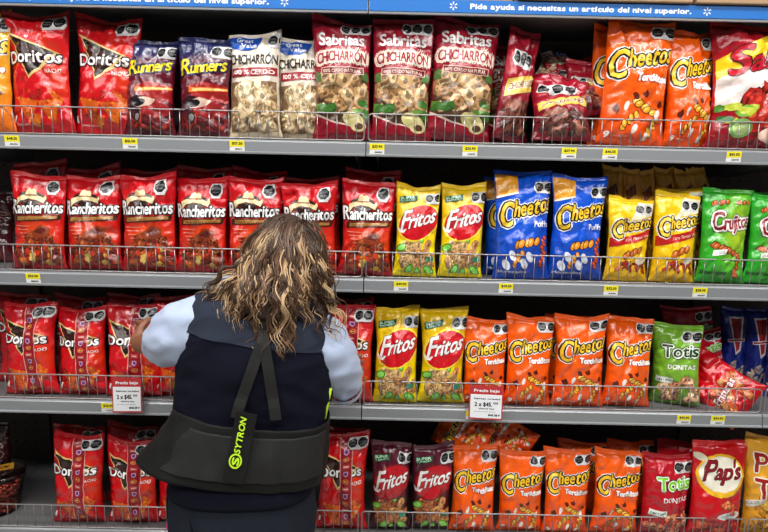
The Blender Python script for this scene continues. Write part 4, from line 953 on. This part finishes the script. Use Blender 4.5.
for s in (-1, 1):
    V, Fs = sphere(HC+np.array([s*.028, .060, .008]), .011); e = pl('eye', V, Fs, 'eye'); V, Fs = sphere(HC+np.array([s*.028, .0685, .008]), .0045); pl('iris', V, Fs, 'hole', e)
    V, Fs = sphere(HC+np.array([s*.076, .0, -.01]), .028, (.3, .6, 1)); pl('ear', V, Fs, 'skin')
V, Fs = sphere(HC+np.array([0, .068, -.052]), .018, (1.1, .4, .35)); pl('lips', V, Fs, 'lip')

# hair: scalp cap plus clumped wavy locks
rs = np.random.RandomState(7)
HV, HF, HCOL = [], [], []; hn = 0
def addhair(V, Fs, c):
    global hn
    HV.append(V); HF.extend([tuple(i+hn for i in f) for f in Fs]); HCOL.append(np.tile(c, (len(V), 1)) if np.ndim(c) == 1 else c); hn += len(V)
V, Fs = sphere(HC+np.array([0, -.004, .008]), .080, (.95, 1.03, 1.06), 24)
keep = [f for f in Fs if not all((V[i][1] > HC[1]+.02 and V[i][2] < HC[2]+.045) for i in f)]
addhair(V, keep, np.array(lin((58, 40, 30))))
# under-mass of hair on the back
MR = [((253, 242), (317, 244), -.305, .062), ((246, 262), (320, 265), -.315, .066), ((236, 284), (316, 289), -.345, .056), ((234, 300), (308, 304), -.375, .040), ((244, 312), (298, 314), -.385, .024), ((258, 318), (288, 319), -.39, .010)]
V, Fs = loft([ring(*m_, n=48, e=2.0) for m_ in MR], sub=5); V = fold(V, .007, 45, 12, 33); addhair(V, Fs, np.array(lin((46, 31, 24))))
# depth of the outermost surface (scalp, hair mass, torso) behind each pixel, for the locks to lie on
def outer_depth():
    gx = np.arange(180, 372, 4.); gy = np.arange(200, 372, 4.); D = np.zeros((len(gy), len(gx)))
    def interp(S):
        z = []; c = []; h = []; yy = []; bb = []
        for (L, R_, Y, b) in S:
            A = px(L[0], L[1], Y); B = px(R_[0], R_[1], Y); z.append((A[2]+B[2])/2); c.append((A[0]+B[0])/2); h.append((B[0]-A[0])/2); yy.append(Y); bb.append(b)
        o = np.argsort(z); return [np.array(v)[o] for v in (z, c, h, yy, bb)]
    S1, S2 = interp(MR), interp(TOR)
    for a, y in enumerate(gy):
        for b, x in enumerate(gx):
            t = np.linspace(-.56, -.24, 80); o = px(x, y, -.56); e = px(x, y, -.24); P = o[None]+(e-o)[None]*((t+.56)/.32)[:, None]
            q = (P-(HC+np.array([0, -.004, .008])))/(.083*np.array([.95, 1.03, 1.06])); ins = (q**2).sum(1) < 1
            for S, ex in ((S1, 2.), (S2, 2.4)):
                z, c, h, yy, bb = S; I = lambda v: np.interp(P[:, 2], z, v)
                ins |= (P[:, 2] > z[0]) & (P[:, 2] < z[-1]) & ((np.abs((P[:, 0]-I(c))/I(h))**ex+np.abs((P[:, 1]-I(yy))/I(bb))**ex) < 1)
            D[a, b] = t[np.argmax(ins)] if ins.any() else -.335
    for _ in range(4):
        E_ = np.pad(D, 1, mode='edge'); D = np.minimum((E_[1:-1, 1:-1]*2+E_[:-2, 1:-1]+E_[2:, 1:-1]+E_[1:-1, :-2]+E_[1:-1, 2:])/6, D+.004)
    return gx, gy, D
GX, GY, GD = outer_depth()
def backY(x, y):
    fx = np.clip((x-GX[0])/4, 0, len(GX)-1.001); fy = np.clip((y-GY[0])/4, 0, len(GY)-1.001); i, j = int(fy), int(fx); a, b = fx-j, fy-i
    return (GD[i, j]*(1-a)+GD[i, j+1]*a)*(1-b)+(GD[i+1, j]*(1-a)+GD[i+1, j+1]*a)*b
DK, MD, LT, BL = [np.array(lin(c)) for c in ((56, 38, 28), (104, 74, 52), (158, 122, 86), (206, 172, 130))]
NC = 104
for i in range(NC):
    # a lock: guide from the parting over the side of the head to its tip
    q = (i+.5)/NC+rs.uniform(-.006, .006); q = (q*1.618*NC) % 1
    if q < .36: ex = rs.uniform(197, 242); ey = 302+(ex-197)*.75+rs.uniform(-16, 10)
    elif q < .80: ex = rs.uniform(236, 312); ey = 340+15*math.sin((ex-236)/76*math.pi)+rs.uniform(-40, 10)
    else: ex = rs.uniform(306, 352); ey = 340-(ex-306)*.1+rs.uniform(-44, 10)
    f = (ex-196)/156.
    rx = 268+38*f+rs.normal()*7; ry = 217+.011*(rx-287)**2+rs.uniform(-1, 16)
    hw = 34+rs.uniform(-8, 2); mx = 286+np.clip((ex-274)/55., -1, 1)*hw+rs.normal()*4; my = 252+rs.uniform(-8, 10)
    if f < .35: m2x = 236+(ex-196)*.4+rs.normal()*6; m2y = 280+rs.uniform(-8, 8)
    else: m2x = ex*.5+mx*.5+rs.normal()*5; m2y = my+(ey-my)*.5
    C = np.array([(rx, ry), (mx, my), (m2x, m2y), (ex, ey)]); n = 34; tt = np.linspace(0, 3, n); pts = []
    for t in tt:
        k = min(int(t), 2); u_ = t-k; p0, p1, p2, p3 = C[max(k-1, 0)], C[k], C[k+1], C[min(k+2, 3)]
        pts.append(.5*((2*p1)+(-p0+p2)*u_+(2*p0-5*p1+4*p2-p3)*u_*u_+(-p0+3*p1-3*p2+p3)*u_**3))
    pts = np.array(pts); lim = 250-.0*pts[:, 1]; lim = np.where(pts[:, 1] < 262, 285-np.sqrt(np.clip(1-((pts[:, 1]-256)/46.)**2, .02, 1))*40, 100); pts[:, 0] = np.maximum(pts[:, 0], lim); hi_ = np.interp(pts[:, 1], [214, 235, 262, 290, 335], [300, 317, 321, 328, 350])+rs.normal()*2; pts[:, 0] = np.minimum(pts[:, 0], hi_); arc = np.concatenate([[0], np.cumsum(np.linalg.norm(np.diff(pts, axis=0), axis=1))]); s_ = arc/arc[-1]
    T = np.gradient(pts, axis=0); T /= np.linalg.norm(T, axis=1)[:, None]+1e-9; Nn = np.stack([-T[:, 1], T[:, 0]], 1)
    wl_ = rs.uniform(20, 34); ph = rs.uniform(0, 6.28); am = rs.uniform(.7, 1.4); lay = rs.uniform(.001, .018)
    hl = rs.rand(); cb = DK*.7+MD*.3 if hl < .46 else (MD if hl < .70 else (LT if hl < .90 else BL))
    if 225 < m2x < 258 and rs.rand() < .22: cb = BL
    for j in range(8):
        ox, oz = rs.normal()*2.6, rs.normal()*.0035; p_ = ph+rs.normal()*.35; spread = .55+.9*np.abs(s_-.55)+.25*np.sin(s_*9+ph)
        wv = np.sin(arc/wl_*2*math.pi+p_)*(.5+3.2*s_)*am+np.sin(arc/wl_*4.3*math.pi+p_*2)*.8*s_
        pw = pts+Nn*(wv+ox*spread)[:, None]; cut = int(n*rs.uniform(.82, 1.0)); cut = max(cut, 10)
        P = np.array([px(pw[m, 0], pw[m, 1], backY(pw[m, 0], pw[m, 1])-.003-lay*min(1, s_[m]*4)+oz*.5+.006*math.cos(arc[m]/wl_*6.28+p_)*s_[m]) for m in range(cut)])
        ss_ = s_[:cut]/s_[cut-1]
        r_ = rs.uniform(.0010, .0024)*np.clip(1.15-ss_**5, .15, 1)*np.clip(.5+ss_*6, 0, 1)
        V, Fs = tube(P, r_, 4)
        c0 = cb*rs.uniform(.6, 1.3) if rs.rand() > .12 else BL; k = sm(s_[:cut], .0, .30)[:, None]
        addhair(V, Fs, np.repeat((DK*.8+MD*.2)[None]*(1-k)+c0[None]*k, 4, axis=0))
hv = np.concatenate(HV); link('hair', mesh('hair', hv-ORI, HF, M['hair'], cols=np.concatenate(HCOL)), PR, label='long wavy brown hair with blond highlights')

# back support belt
BR = [((181, 401), (327, 416), -.30, .118), ((170, 418), (327, 431), -.30, .126), ((156, 437), (326, 448), -.30, .134), ((144, 452), (323, 472), -.30, .139)]
def open_band(BR, push, t0, t1, name, m, parent, th=.003, sub=5):
    R = [ring(*b, n=96, push=push) for b in BR]; V, Fs = loft(R, caps=False, sub=sub); n = 96
    keep = []
    for f in Fs:
        a = sum(((i % n) if (i % n) <= n else 0) for i in f)/4.
        if all(t0 <= (i % n)/n <= t1 for i in f): keep.append(f)
    o = pl(name, fold(fold(V, .0045, 18, 14, 44), .0035, 52, 5, 45), keep, m, parent); s_ = o.modifiers.new('th', 'SOLIDIFY'); s_.thickness = th; s_.offset = 1
    return o
belt = open_band(BR, .004, 0, 1, 'support_belt', 'belt', None)
V = [v.co for v in belt.data.vertices]
open_band([((183, 409), (326, 421), -.30, .120), ((172, 424), (326, 434), -.30, .127), ((161, 440), (325, 450), -.30, .134), ((156, 446), (323, 461), -.30, .137)], .011, .05, .45, 'outer_panel', 'web', belt)
def back_at(x, y, extra=0.):
    """point of the torso/belt back surface seen at the pixel"""
    for t in np.linspace(-.60, -.30, 240):
        p = px(x, y, t)
        # torso half depth at this height
        best = None
        for (L, R, Y, b) in (TOR if y < 400 else BR):
            A = px(L[0], L[1], Y); B = px(R[0], R[1], Y); zc = (A[2]+B[2])/2
            if best is None or abs(zc-p[2]) < best[0]: best = (abs(zc-p[2]), A, B, b)
        _, A, B, b = best; cx = (A[0]+B[0])/2; hw = (B[0]-A[0])/2; q = min(1, abs(p[0]-cx)/hw)
        yb = -.30-b*(1-q**2.4)**(1/2.4)-extra
        if p[1] >= yb: return np.array([p[0], yb, p[2]])
    return p
def ribbon(pts, wpx, th, name, m, parent, extra):
    C = np.array([back_at(x, y, extra) for x, y in pts]); V, Fs = [], []
    for k in range(3): C[1:-1] = C[1:-1]*.5+(C[:-2]+C[2:])*.25
    n = len(C); T = np.gradient(C, axis=0)
    for i in range(n):
        a = np.cross(T[i], [0, 1, 0]); a /= np.linalg.norm(a); h = a*wpx/2; o = np.array([0, -th/2, 0])
        V += [C[i]-h+o, C[i]+h+o, C[i]+h-o, C[i]-h-o]
    for i in range(n-1):
        for j in range(4): Fs.append((i*4+j, i*4+(j+1) % 4, i*4+4+(j+1) % 4, i*4+4+j))
    Fs += [(3, 2, 1, 0), tuple(n*4-4+j for j in range(4))]
    return pl(name, V, Fs, m, parent, smooth=False)
def lerp(a, b, n): return [(a[0]+(b[0]-a[0])*i/(n-1), a[1]+(b[1]-a[1])*i/(n-1)) for i in range(n)]
ribbon(lerp((266, 330), (240, 404), 16)+lerp((239, 407), (236, 418), 4), .026, .003, 'suspender', 'web', belt, .010)
ribbon(lerp((262, 330), (274, 404), 16)+lerp((274.5, 407), (276, 420), 4), .026, .003, 'suspender', 'web', belt, .010)
ribbon(lerp((264, 334), (270, 300), 8), .030, .003, 'suspender', 'web', belt, .010)
cs = ribbon(lerp((247, 413), (233, 482), 14), .048, .004, 'centre_strip', 'belt', belt, .024)
# neon lettering running up the strip
A = back_at(234.5, 466, .0285); B = back_at(244, 418, .0285); ax = B-A; L = np.linalg.norm(ax); ax /= L; up = np.cross([0, -1, 0], ax); up /= np.linalg.norm(up); nr = np.cross(ax, up)
if nr[1] > 0: nr = -nr
V2, F2 = textmesh('SYTRON', .030, -.0065, L-.030, .0145, bold=.0006, shear=.2)
t_ = np.arange(24)*2*math.pi/24
ringV = [(.012+r_*math.cos(a)*1.2, r_*math.sin(a)) for r_ in (.015, .0115) for a in t_]; ringF = [(i, (i+1) % 24, 24+(i+1) % 24, 24+i) for i in range(24)]
V3, F3 = textmesh('S', .003, -.008, .017, .016, bold=.001)
V2, F2 = join([(V2, F2), (np.array([(a, b, 0) for a, b in ringV]), ringF), (V3, F3)])
lv = [A+ax*a+(up if up[0] < 0 else up)*b-np.array([0, .0012+c_*.00008, 0]) for a, b, c_ in V2]
pl('belt_lettering', lv, F2, 'neon', belt, smooth=False)
for s, pts in ((-1, [(181, 366), (178, 378), (177, 390), (178, 402)]), (1, [(329, 388), (327, 398), (325, 408), (323, 418)])):
    C = [px(x+1.5*s, y, -.33) for x, y in pts]; V, Fs = tube(C, .0045, 8); pl('reflective_piping', V, Fs, 'neon', vest)
V, Fs = tube([px(170, 478, -.33), px(167.5, 500, -.335), px(168, 520, -.335)], .004, 8); ln = pl('lanyard', V, Fs, 'belt'); V, Fs = sphere(px(169, 527, -.335), .011, (.7, .4, 1.2)); pl('lanyard_tag', V, Fs, 'pink', ln)
